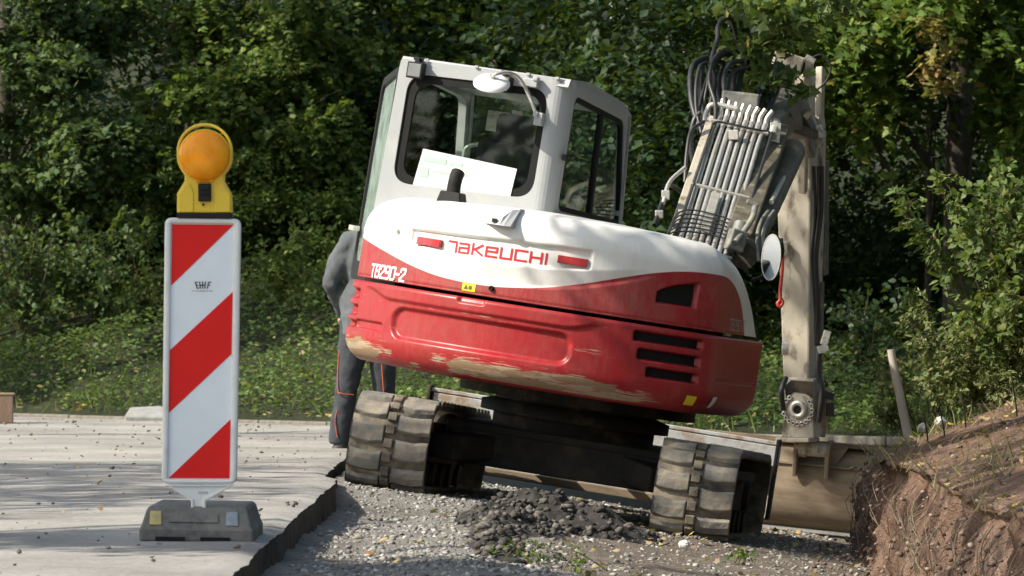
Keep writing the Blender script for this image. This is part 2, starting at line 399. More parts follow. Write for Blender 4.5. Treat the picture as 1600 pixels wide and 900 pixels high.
def islandmat(name, stops, rough=.85, bmp=.5, bscale=60):
    m, t, bs, out = nt(name); g = t.nodes.new('ShaderNodeNewGeometry')
    r = ramp(t, g.outputs['Random Per Island'], stops).outputs['Color']
    n = noise(t, bscale, 5, .6, objco(t))
    c = mixc(t, ramp(t, n.outputs['Fac'], [(.4, 0), (.7, .35)]).outputs['Color'], r, (.16, .14, .11))
    t.links.new(c, bs.inputs['Base Color']); bs.inputs['Roughness'].default_value = rough; bump(t, bs, n.outputs['Fac'], bmp, .006); return m
M['stones'] = islandmat('mixed grey stones', [(0, (.10, .095, .085)), (.5, (.215, .203, .185)), (.88, (.31, .295, .27)), (1, (.48, .46, .43))])
M['debris'] = islandmat('dark road crumbs', [(0, (.05, .042, .034)), (.6, (.14, .12, .10)), (1, (.30, .27, .24))])
M['clods'] = islandmat('earth clods', [(0, (.014, .012, .010)), (.6, (.035, .029, .024)), (1, (.13, .115, .10))])
M['bankcrumb'] = islandmat('red earth crumbs', [(0, (.07, .042, .028)), (.6, (.16, .098, .068)), (1, (.30, .23, .18))])

G1 = [(0, (.06, .105, .024)), (.4, (.105, .175, .040)), (.75, (.16, .225, .055)), (1, (.22, .25, .07))]
G2 = [(0, (.055, .098, .042)), (.5, (.095, .155, .06)), (1, (.15, .20, .075))]
G3 = [(0, (.055, .105, .018)), (.5, (.095, .165, .030)), (.92, (.16, .215, .04)), (.985, (.22, .19, .045)), (1, (.24, .15, .05))]
GD = [(0, (.009, .024, .008)), (.5, (.018, .042, .011)), (1, (.032, .062, .016))]  # leaf colour kept extra dark to stand in for shade in the wood
GB = [(0, (.08, .11, .035)), (.5, (.15, .185, .06)), (.85, (.23, .24, .10)), (1, (.30, .26, .12))]
L1 = leafmat('mid green leaves', G1, .45, .65); L2 = leafmat('bluish green leaves', G2, .45, .65); L3 = leafmat('yellow green leaves', G3)
LD = leafmat('shade dark leaves', GD, .2); LB = leafmat('pale shrub leaves', GB)
LM = leafmat('maple leaves', [(0, (.065, .115, .034)), (.6, (.12, .175, .05)), (.93, (.17, .21, .07)), (1, (.28, .23, .07))], .42)
LA = leafmat('autumn leaves', [(0, (.22, .12, .05)), (.5, (.27, .20, .07)), (1, (.18, .20, .05))])
LG = leafmat('ground ivy leaves', [(0, (.038, .075, .018)), (.5, (.075, .125, .026)), (.88, (.12, .165, .042)), (1, (.20, .17, .07))])
GR = leafmat('grass blades', [(0, (.05, .10, .018)), (.6, (.085, .15, .026)), (.9, (.15, .18, .05)), (1, (.28, .24, .11))])
FL = leafmat('fallen leaves', [(0, (.20, .14, .08)), (.6, (.34, .25, .14)), (.86, (.45, .34, .08)), (1, (.34, .15, .05))], .2)
DRY = leafmat('dry grass', [(0, (.16, .15, .07)), (.5, (.30, .26, .13)), (1, (.40, .36, .22))])

# ------------------------------------------------------------------ leaves
OV = np.array([[0, 0, 0], [.28, .22, .06], [.34, .5, .08], [0, 1, -.06], [-.34, .5, .08], [-.28, .22, .06], [0, .5, 0]], float)
OVF = np.array([[0, 1, 6], [1, 2, 6], [2, 3, 6], [3, 4, 6], [4, 5, 6], [5, 0, 6]])
NA = OV*np.array([.55, 1.1, 1]); DI = np.array([[0, 0, 0], [.36, .5, .1], [0, 1, 0], [-.36, .5, .1]], float); DIF = np.array([[0, 1, 2], [0, 2, 3]])
_ma = [(0, 0), (.22, .06), (.50, .02), (.36, .26), (.62, .52), (.30, .52), (.22, .66), (0, 1.02), (-.22, .66), (-.30, .52), (-.62, .52), (-.36, .26), (-.50, .02), (-.22, .06)]
MA = np.array([[x, y, -.12*abs(x)] for x, y in _ma]+[[0, .4, .04]]); MAF = np.array([[i, (i+1) % 14, 14] for i in range(14)])
BLD = np.array([[-.026, 0, 0], [.026, 0, 0], [.021, .5, .06], [-.021, .5, .06], [0, 1, .28]], float); BLF = np.array([[0, 1, 2], [0, 2, 3], [3, 2, 4]])
TEMPL = {'oval': (OV, OVF), 'narrow': (NA, OVF), 'diamond': (DI, DIF), 'maple': (MA, MAF), 'blade': (BLD, BLF)}

def unit(v): return v/(np.linalg.norm(v, axis=-1, keepdims=True)+1e-9)
def place(kind, pos, axis, nrm, size):
    T, Fc = TEMPL[kind]; a = unit(axis); x = unit(np.cross(a, nrm)); z = np.cross(x, a)
    s = np.asarray(size)[:, None, None]
    V = pos[:, None, :]+s*(T[None, :, 0:1]*x[:, None, :]+T[None, :, 1:2]*a[:, None, :]+T[None, :, 2:3]*z[:, None, :])
    n = len(pos); k = len(T)
    return V.reshape(-1, 3), (Fc[None]+(np.arange(n)*k)[:, None, None]).reshape(-1, Fc.shape[1])

def sprays(org, dirs, n, length, kind, lsize, flat=.75, jit=.35, droop=.25):
    """n leaves along each of len(org) twigs; leaves lie roughly flat like real sprays"""
    N = len(org); d = unit(dirs)
    t = (np.arange(n)+.5)/n
    L = length*(.6+.8*rng.random(N))
    pos = org[:, None, :]+d[:, None, :]*(t[None, :]*L[:, None])[:, :, None]
    pos[:, :, 2] -= droop*(t[None, :]**2)*L[:, None]
    up = np.tile(np.array([0, 0, 1.]), (N, 1))+rng.normal(0, (1-flat)+.15, (N, 3)); up = unit(up)
    side = unit(np.cross(d, up))
    sg = np.where(np.arange(n) % 2 == 0, 1, -1)[None, :, None]
    ax = d[:, None, :]*.55+side[:, None, :]*sg*.85+rng.normal(0, jit, (N, n, 3)); ax[:, :, 2] -= .25
    nr = up[:, None, :]+rng.normal(0, jit, (N, n, 3))
    sz = lsize*(.65+.6*rng.random(N*n))
    pos = pos+rng.normal(0, lsize*.25, pos.shape)
    return place(kind, pos.reshape(-1, 3), ax.reshape(-1, 3), nr.reshape(-1, 3), sz)

class Fol:
    def __init__(s): s.V = []; s.F = []; s.n = 0
    def add(s, VF):
        V, Fc = VF; s.V.append(V); s.F.append(Fc+s.n); s.n += len(V)
    def blob(s, c, r, ns, kind='oval', lsize=.07, nl=12, length=.45, bias=(0, -.5, 0), shell=.55, **kw):
        u = unit(rng.normal(0, 1, (ns, 3))); rad = shell+(1-shell)*rng.random(ns)
        rad *= .8+.45*vn(u[:, 0]*2.3+c[0], u[:, 2]*2.3+u[:, 1]*1.7+c[2], 5)
        o = np.array(c)+u*rad[:, None]*np.array(r)
        d = unit(u*np.array([1, 1, .45])+np.array(bias)+rng.normal(0, .35, (ns, 3)))
        s.add(sprays(o, d, nl, length, kind, lsize, **kw))
    def build(s, name, m, parent=None):
        return new_mesh(name, np.concatenate(s.V), np.concatenate(s.F), m, parent)

def limb(mb, a, b, r0, r1, wob=.12, k=8, n=8):
    a = np.array(a, float); b = np.array(b, float); t = np.linspace(0, 1, k)
    p = a+(b-a)*t[:, None]; L = np.linalg.norm(b-a)
    w = rng.normal(0, wob*L/6, (k, 3)); w[0] = 0; w = np.cumsum(w, axis=0)*.5; w[0] = 0
    p = p+w-(t[:, None]*w[-1]); mb.tube(p, r0+(r1-r0)*t, n); return p

def tree(label, base, height, r, blobs, leafm, kind='oval', lsize=.07, group=None, lean=(0, 0), nl=12, length=.45, name='deciduous_tree', extra=None, limbs=True):
    """base at ground, trunk with limbs to each blob of foliage"""
    t = thing(name, label, 'tree', base, group)
    base = np.array(base, float); mb = MB()
    top = base+np.array([lean[0], lean[1], height])
    p = limb(mb, base-[0, 0, .3], top, r, r*.35, .05, 10, 12)
    f = Fol()
    for b in blobs:
        c, rr, ns = b[:3]; ls = b[3] if len(b) > 3 else lsize
        if ls >= .095: f.blob(c, rr, ns, kind, ls, nl, length*(ls/lsize)**.5)
        else:
            for _ in range(5):
                u = rng.normal(0, .5, 3); cc = np.array(c)+np.clip(u, -.9, .9)*np.array(rr); q = .42+.25*rng.random()
                f.blob(cc, (rr[0]*q, rr[1]*q, rr[2]*.22), int(ns*.30), kind, ls*.80, nl, length*.62, bias=(0, -.35, -.15), shell=.15, flat=.72)
        if limbs:
            zt = np.clip((c[2]-rr[2]*.3-base[2])/height, .25, .95); i = int(zt*9)
            limb(mb, p[max(i-1, 0)], c, r*.3, r*.06, .12, 7, 6)
            for _ in range(4):
                u = unit(rng.normal(0, 1, 3)); limb(mb, np.array(c)+u*.1, np.array(c)+u*np.array(rr)*.8, r*.09, r*.03, .15, 5, 5)
    sh = lambda V: V-base
    mb.build('trunk', M['bark'], t, sh)
    V = np.concatenate(f.V)-base; new_mesh('crown', V, np.concatenate(f.F), leafm, t)
    if extra: extra(t, base)
    return t

def shrub(label, base, stems, leafm, kind='oval', lsize=.06, nl=10, length=.3, per=7, fine=.8, name='shrub', group=None, rad=.008, thin=.0, cat='shrub', first=.15):
    """stems: list of end points (world); twigs and leaves along each curved stem"""
    base = np.array(base, float); t = thing(name, label, cat, base, group); mb = MB(); f = Fol(); O = []; D = []
    for e in stems:
        e = np.array(e, float); b0 = base+np.append(rng.normal(0, .06, 2), 0)
        mid = (b0+e)/2+rng.normal(0, .06, 3); mid[2] += .12*np.linalg.norm(e-b0)
        tt = np.linspace(0, 1, 10)[:, None]; p = (1-tt)**2*b0+2*tt*(1-tt)*mid+tt**2*e
        mb.tube(p, np.linspace(rad, rad*.35, 10), 5)
        for q in range(per):
            s = first+(1-first)*(q+rng.random())/per; i = min(int(s*9), 8); pt = p[i]+(p[i+1]-p[i])*(s*9-i)
            tg = unit(p[i+1]-p[i]); d = unit(tg*.5+rng.normal(0, .7, 3)+np.array([0, -.1, .1])); O.append(pt); D.append(d)
        O.append(p[-2]); D.append(unit(p[-1]-p[-2]))
    f.add(sprays(np.array(O), np.array(D), nl+2, length, kind, lsize*fine, flat=.5, jit=.45, droop=.15))
    for o, d in zip(O, D): mb.tube([o, o+d*length*.7], [rad*.4, rad*.15], 3)
    mb.build('stem', M['twig'], t, lambda V: V-base)
    new_mesh('foliage', np.concatenate(f.V)-base, np.concatenate(f.F), leafm, t); return t

# stones
_ph = (1+5**.5)/2
ICO = unit(np.array([(-1, _ph, 0), (1, _ph, 0), (-1, -_ph, 0), (1, -_ph, 0), (0, -1, _ph), (0, 1, _ph), (0, -1, -_ph), (0, 1, -_ph), (_ph, 0, -1), (_ph, 0, 1), (-_ph, 0, -1), (-_ph, 0, 1)], float))
ICF = np.array([(0, 11, 5), (0, 5, 1), (0, 1, 7), (0, 7, 10), (0, 10, 11), (1, 5, 9), (5, 11, 4), (11, 10, 2), (10, 7, 6), (7, 1, 8), (3, 9, 4), (3, 4, 2), (3, 2, 6), (3, 6, 8), (3, 8, 9), (4, 9, 5), (2, 4, 11), (6, 2, 10), (8, 6, 7), (9, 8, 1)])
def stones(name, pos, size, m, label, flat=.65, kind='stuff', parent=None):
    n = len(pos); V = ICO[None]*(1+rng.normal(0, .25, (n, 12, 1)))
    sc3 = size[:, None]*np.stack([.8+.5*rng.random(n), .8+.5*rng.random(n), flat*(.7+.5*rng.random(n))], 1)
    V = V*sc3[:, None, :]*.5
    a = rng.random(n)*2*pi; ca, sa = np.cos(a)[:, None], np.sin(a)[:, None]
    b = rng.normal(0, .35, n); cb, sb = np.cos(b)[:, None], np.sin(b)[:, None]
    y = V[:, :, 1]*cb-V[:, :, 2]*sb; z = V[:, :, 1]*sb+V[:, :, 2]*cb; x = V[:, :, 0]
    V = np.stack([x*ca-y*sa, x*sa+y*ca, z], 2)+pos[:, None, :]
    Fc = (ICF[None]+(np.arange(n)*12)[:, None, None]).reshape(-1, 3)
    o = new_mesh(name, V.reshape(-1, 3), Fc, m, parent)
    if kind: tag(o, label, 'ground', kind=kind)
    return o

# ================================================================== TERRAIN
def edge_d(x, y): return ((x+1.5)*1.34+(y-42.4))/1.672     # metres beyond the far road edge
def trench_z(x, y):
    z = -.248-(x-.287)*.155-.006*(y-29)
    near = 1-sst(27.3, 28.5, y)
    z = z-.085*(1-sst(-.80, -.15, x))*near-.02*near
    z = z+.022*fbm(x*1.6, y*1.2, 2)+.022*fbm(x*6, y*6, 9)*(.5+.5*sst(-.9, -.5, x))
    return z-.14*sst(33.4, 34.6, y)
def verge_z(x, y):
    d = edge_d(x, y)
    k = sst(-1.2, 1.6, x); return .03+(.31-.24*k)*np.clip(d, 0, 4)+(.52-.44*k)*np.clip(d-4, 0, 14)+.52*np.clip(d-18, 0, 100)+.10*fbm(x*.9, y*.9, 4)*np.clip(d, 0, 1)
def edge_x(y): return -.955+.03*fbm(y*1.3, y*0+.3, 8)+.012*fbm(y*7, y*0, 3)-.10*sst(28.3, 29.0, y)
def wall_x(y): return 2.0+.09*fbm(y*.9, y*0+1.7, 6)+1.3*sst(30.1, 31.2, y)
def bank_top(x, y):
    return .04+.31*(x-2.05)+.05*fbm(x*2, y*2, 11)+.02*fbm(x*8, y*8, 12)+.02*(y-26)*.3

def gridmesh(name, X, Y, Z, m, **kw):
    ny, nx = X.shape; V = np.stack([X, Y, Z], 2).reshape(-1, 3)
    i = np.arange(ny*nx).reshape(ny, nx)
    Fc = np.stack([i[:-1, :-1], i[:-1, 1:], i[1:, 1:], i[1:, :-1]], 2).reshape(-1, 4)
    return new_mesh(name, V, Fc, m, smooth=True, **kw)

tag(gridmesh('ground', *[a*300 for a in np.meshgrid(np.linspace(-1, 1, 5), np.linspace(-1, 1, 5))], np.full((5, 5), -1.2), M['base']), kind='structure')
# road: surface sheet plus its broken edge towards the trench
ys = np.linspace(6, 50, 440); us = np.concatenate([np.linspace(0, .12, 14), np.linspace(.14, 1, 44)])
Yg, Ug = np.meshgrid(ys, us, indexing='ij'); Xe = edge_x(Yg)
Xg = Xe+(-7.2-Xe)*Ug
zr = .012*fbm(Xg*.8, Yg*.5, 21)+.004*fbm(Xg*6, Yg*6, 22)-.012*np.exp(-(Xg-Xe)**2/.001)
tag(gridmesh('road', Xg[:, ::-1], Yg[:, ::-1], zr[:, ::-1], M['road']), kind='structure')
ks = np.linspace(0, 1, 7); Yc, Kc = np.meshgrid(ys, ks, indexing='ij')
tag(gridmesh('road_edge', edge_x(Yc)+.045*Kc**2*(1+fbm(Yc*3, Kc*3, 5))+.012*fbm(Yc*9, Kc*6, 2)*(Kc > 0), Yc, -.012-.34*Kc, M['cut']), kind='structure')
Xq, Yq = np.meshgrid(np.linspace(-32, -7.1, 40), np.linspace(4, 49, 60)); tag(gridmesh('verge', Xq, Yq, .015+.06*sst(-7.1, -8, -Xq*-1)*0+.04*np.clip((-7.3-Xq)*.2, 0, 1)+.03*fbm(Xq, Yq, 61)*np.clip(-7.2-Xq, 0, 1), M['litter']), kind='structure')
# road surface beyond the trench, in front of the verge
xs = np.linspace(-1.1, 8, 60); yy = np.linspace(35.6, 50, 60); Xg, Yg = np.meshgrid(xs, yy)
tag(gridmesh('pavement', Xg, Yg, np.full(Xg.shape, -.05)+.01*fbm(Xg, Yg, 3), M['road']), kind='structure')
# gravel bed of the trench
xs = np.linspace(-1.02, 3.6, 240); yy = np.linspace(12, 36.4, 900); Xg, Yg = np.meshgrid(xs, yy)
tag(gridmesh('gravel_bed', Xg, Yg, trench_z(Xg, Yg), M['gravel']), kind='structure')
# low heap between the tracks, coloured near black all over
xs = np.linspace(-.5, 1.15, 190); yy = np.linspace(21.5, 29.6, 300); Xg, Yg = np.meshgrid(xs, yy)
def heap_z(x, y):
    n = fbm(x*4, y*3.2, 41); m = fbm(x*15, y*13, 43)
    h = .19*np.exp(-(((x-.22)/.30)**2+((y-27.9)/.55)**2))+.11*np.exp(-(((x-.0)/.22)**2+((y-26.6)/.9)**2))+.07*np.exp(-(((x-.55)/.25)**2+((y-27.6)/.5)**2))+.075*np.exp(-(((x+.08)/.11)**2+((y-24.2)/1.9)**2))
    return trench_z(x, y)-.022+h*(1+.6*n)+m*.038*np.minimum(h/.05, 1)
HPZ = heap_z(Xg, Yg)
tag(gridmesh('earth_heap', Xg, Yg, HPZ, M['clod']), 'low near black heap in front of the gap between the tracks', 'earth heap')
# earth bank on the right
yy = np.concatenate([np.linspace(10, 18, 50), np.linspace(18.02, 32, 900), np.linspace(32.05, 46, 90)])
rows = []
for k in range(31):
    z = -.75+(bank_top(wall_x(yy)+.06, yy)+.75)*(k/30)
    rows.append((wall_x(yy)+.10*(k/30)**2-.05*(1-k/14)+.10*fbm(yy*2.0, z*5, 14)+.045*fbm(yy*7, z*9, 15)+.045*np.abs(fbm(yy*14, z*17, 16)), z))
for k in range(1, 60):
    x = wall_x(yy)+.10+6.5*(k/59)**1.5; z = bank_top(x, yy)
    z = np.minimum(z, .9+.05*fbm(x, yy, 2)); rows.append((x, z-(np.maximum(z, 0)+.25)*sst(33.2, 36.5, yy)))
Xb = np.array([r[0] for r in rows]).T; Zb = np.array([r[1] for r in rows]).T; Yb = np.repeat(yy[:, None], Xb.shape[1], 1)
tag(gridmesh('earth_bank', Xb[:, ::-1], Yb[:, ::-1], Zb[:, ::-1], M['bank']), kind='structure')
# verge and wooded hillside
dd = np.concatenate([np.linspace(0, 6, 50), np.linspace(6.3, 34, 60)]); ll = np.linspace(-26, 26, 160)
Dg, Lg = np.meshgrid(dd, ll, indexing='ij'); nx_, ny_ = 1.34/1.672, 1/1.672
Xg = -1.5+nx_*Dg-ny_*Lg; Yg = 42.4+ny_*Dg+nx_*Lg
tag(gridmesh('hillside', Xg, Yg, verge_z(Xg, Yg), M['litter']), kind='structure')
# low kerb along the far edge of the road
mb = MB()
for k in range(26):
    l0 = -9+k*1.0; a = np.array([-1.5-ny_*l0, 42.4+nx_*l0, .0]); b = np.array([-1.5-ny_*(l0+.985), 42.4+nx_*(l0+.985), .0])
    mb.beam(a+[0, 0, .0], b+[0, 0, .0], .08, .05+.02*rng.random())
kb = mb.build('kerb', M['kerb'], bev=.012); tag(kb, kind='structure')

# ------------------------------------------------------------------ stones, crumbs and fallen leaves (uncountable)
def scatter(n, x0, x1, y0, y1): return x0+(x1-x0)*rng.random(n), y0+(y1-y0)*rng.random(n)
x, y = scatter(60000, -.95, 2.05, 18.5, 33.5)
k = (x > edge_x(y)+.07) & (x < wall_x(y)-.03) & (rng.random(len(x)) < (.25+.75*(1-sst(.0, .55, x+.5*vn(x*2, y*1.2, 51))))*(.45+.55*sst(-.25, .2, fbm(x*2.2, y*1.6, 53)))+.2*(y > 28))
x, y = x[k], y[k]; s = .005+.032*rng.random(len(x))**4.0
stones('gravel', np.stack([x, y, trench_z(x, y)+s*.02], 1), s, M['stones'], 'loose grey gravel in the dug out trench')
x, y = scatter(5200, -.45, 1.1, 22, 29.4); hz_ = heap_z(x, y); k = hz_ > trench_z(x, y)+.01*rng.random(len(x))
x, y, hz_ = x[k], y[k], hz_[k]; s = .010+.045*rng.random(len(x))**2.5
stones('earth_clods', np.stack([x, y, hz_+s*.15], 1), s, M['clods'], 'dark crumbs lying on the heap', .8)
x, y = scatter(3000, -6, -1.0, 17, 45); k = (edge_d(x, y) < -.1) & (x < edge_x(y)-.03) & (rng.random(len(x)) < .35+.65*sst(0, .25, vn(x*1.3, y*.5, 31)))
x, y = x[k], y[k]; s = .005+.026*rng.random(len(x))**4
stones('road_crumbs', np.stack([x, y, .003+s*.15], 1), s, M['debris'], 'small crumbs of dirt strewn over the road')
def topn(x, y):
    return bank_top(x, y)
x, y = scatter(3000, 2.05, 3.9, 17, 34); k = x > wall_x(y)+.12; x, y = x[k], y[k]; s = .006+.034*rng.random(len(x))**3.4
stones('bank_crumbs', np.stack([x, y, topn(x, y)+s*.1], 1), s, M['bankcrumb'], 'loose red brown crumbs of earth on the bank', .7)
# crumbs stuck to and fallen from the cut face
yv = 18.5+12.3*rng.random(1500); tt = rng.random(1500)**1.6; xw = wall_x(yv); zt = bank_top(xw+.08, yv); zb = trench_z(xw-.05, yv); foot_ = rng.random(1500) < .45
xx = np.where(foot_, xw-.02-.35*rng.random(1500)**2.2, xw+.0+.03*rng.normal(0, 1, 1500)); zz = np.where(foot_, trench_z(xx, yv)+.02+.10*np.clip(1-(xw-xx)/.2, 0, 1)*rng.random(1500), zb+(zt-zb)*tt); s = .006+.032*rng.random(1500)**3
stones('fallen_crumbs', np.stack([xx, yv, zz], 1), s, M['bankcrumb'], 'red brown crumbs of earth at the foot of the cut bank', .8)
P_, A_, N_, S_ = [], [], [], []
def fall(x, y, z, s, q=.35):
    n = len(x); P_.append(np.stack([x, y, z+.008], 1)); a = rng.random(n)*2*pi
    A_.append(np.stack([np.cos(a), np.sin(a), rng.normal(0, q, n)], 1)); N_.append(np.array([0, 0, 1.])+rng.normal(0, q, (n, 3))); S_.append(s*(.6+.8*rng.random(n)))
x, y = scatter(380, -.8, 1.95, 18, 33); k = rng.random(len(x)) < .35+.65*(x > .2); x, y = x[k], y[k]; fall(x, y, trench_z(x, y)+.012, .038)
x, y = scatter(700, 2.1, 3.9, 19, 34); k = x > wall_x(y)+.12; x, y = x[k], y[k]; fall(x, y, bank_top(x, y)+.01, .036)
x, y = scatter(70, -5.5, -1.1, 22, 44); k = edge_d(x, y) < -.1; x, y = x[k], y[k]; fall(x, y, 0*x, .03)
x, y = scatter(1900, -6, 4, 38, 50); d = edge_d(x, y); k = (d > -.25) & (d < 3) & (rng.random(len(x)) < np.exp(-np.abs(d)*.8)); x, y = x[k], y[k]; fall(x, y, np.maximum(verge_z(x, y), 0)+.05, .05)
V, Fc = place('maple', np.concatenate(P_), np.concatenate(A_), np.concatenate(N_), np.concatenate(S_))
tag(new_mesh('fallen_leaves', V, Fc, FL), 'scattered yellow and brown fallen leaves', 'leaves', kind='stuff')

# ground cover on the verge
P_, A_, N_, S_ = [], [], [], []
x, y = scatter(150000, -7, 5.5, 36, 56); d = edge_d(x, y)
k = (d > .05) & (d < 8.5) & (np.abs(x) < .105*y+.6) & (rng.random(len(x)) < .5+.5*sst(-.25, .25, fbm(x*.9, y*.9, 17)))
x, y = x[k], y[k]; n = len(x); hh = .03+.20*rng.random(n)*(1+1.4*vn(x*1.3, y*1.3, 3))
a = rng.random(n)*2*pi
V, Fc = place('oval', np.stack([x, y, verge_z(x, y)+hh], 1), np.stack([np.cos(a), np.sin(a)-.3, rng.normal(-.1, .3, n)], 1), np.stack([rng.normal(0, .4, n), rng.normal(-.35, .4, n), np.ones(n)], 1), .022+.045*rng.random(n))
tag(new_mesh('ground_cover', V, Fc, LG), 'low leafy ground cover on the verge slope', 'ground cover', kind='stuff')
x, y = scatter(42000, -7, 5.5, 36, 50); d = edge_d(x, y)
k = (d > .02) & (d < 4.5) & (np.abs(x) < .105*y+.5) & (rng.random(len(x)) < np.exp(-d*1.0)*.8*(.35+.9*sst(-.2, .3, fbm(x*1.4, y*1.4, 27))))
x, y = x[k], y[k]; n = len(x)
V, Fc = place('blade', np.stack([x, y, verge_z(x, y)], 1), np.stack([rng.normal(0, .45, n), rng.normal(0, .45, n), np.ones(n)], 1), np.stack([rng.normal(0, 1, n), rng.normal(-1, .5, n), rng.normal(0, .3, n)], 1), .07+.17*rng.random(n)**1.7)
tag(new_mesh('grass', V, Fc, GR), 'green grass along the far road edge', 'grass', kind='stuff')
x, y = scatter(9000, 2.05, 4.2, 19, 34.5); k = (x > wall_x(y)+.06) & (rng.random(len(x)) < .05+.9*sst(.02, .4, fbm(x*2.6, y*1.1, 37))+.5*((y > 29.3) & (x < wall_x(y)+.35))+.35*(x < wall_x(y)+.22))
x, y = x[k], y[k]; n = len(x)
V, Fc = place('blade', np.stack([x, y, bank_top(x, y)-.01], 1), np.stack([rng.normal(-.1, .6, n), rng.normal(-.1, .5, n), np.ones(n)*.8], 1), np.stack([rng.normal(0, 1, n), rng.normal(-1, .5, n), rng.normal(0, .3, n)], 1), .04+.12*rng.random(n)**1.8)
tag(new_mesh('dry_grass', V, Fc, DRY), 'sparse dry grass on the earth bank', 'grass', kind='stuff')
# roots hanging on the cut wall of the bank
mb = MB()
for _ in range(110):
    yv = 19+10.6*rng.random(); zt = bank_top(wall_x(np.array([yv]))+.08, np.array([yv]))[0]; z0 = zt-.35*rng.random()**1.5; xw = wall_x(np.array([yv]))[0]
    L = .08+.25*rng.random(); pts = [(xw+.02, yv, z0), (xw-.03-.03*rng.random(), yv+rng.normal(0, .16), z0-L*.4), (xw-.02, yv+rng.normal(0, .3), z0-L)]
    mb.curve(pts, (.0012+.0018*rng.random()), 4, 3)
tag(mb.build('roots', M['twig']), 'thin roots hanging out of the cut earth bank', 'roots', kind='stuff')
# ================================================================== EXCAVATOR
def ry(a): c, s = cos(a), sin(a); return np.array([[c, 0, s], [0, 1, 0], [-s, 0, c]])
def rx(a): c, s = cos(a), sin(a); return np.array([[1, 0, 0], [0, c, -s], [0, s, c]])
def rz(a): c, s = cos(a), sin(a); return np.array([[c, -s, 0], [s, c, 0], [0, 0, 1.]])
T0 = np.array([.287, 30.4, -.248]); UR = rz(radians(-7))@ry(radians(8.8))@rx(radians(-.5)); SW = rz(radians(-13))
m4 = np.eye(4); m4[:3, :3] = UR; m4[:3, 3] = T0
EX = thing('excavator', 'tilted red and white compact excavator standing across the dug out trench', 'excavator', M=Matrix(m4.tolist()))
up = lambda V: np.asarray(V)@SW.T                 # upper structure frame -> machine frame
wl = lambda V: (np.asarray(V)-T0)@UR              # world -> machine frame
def uw(p): return UR@(SW@np.array(p, float))+T0   # upper frame -> world

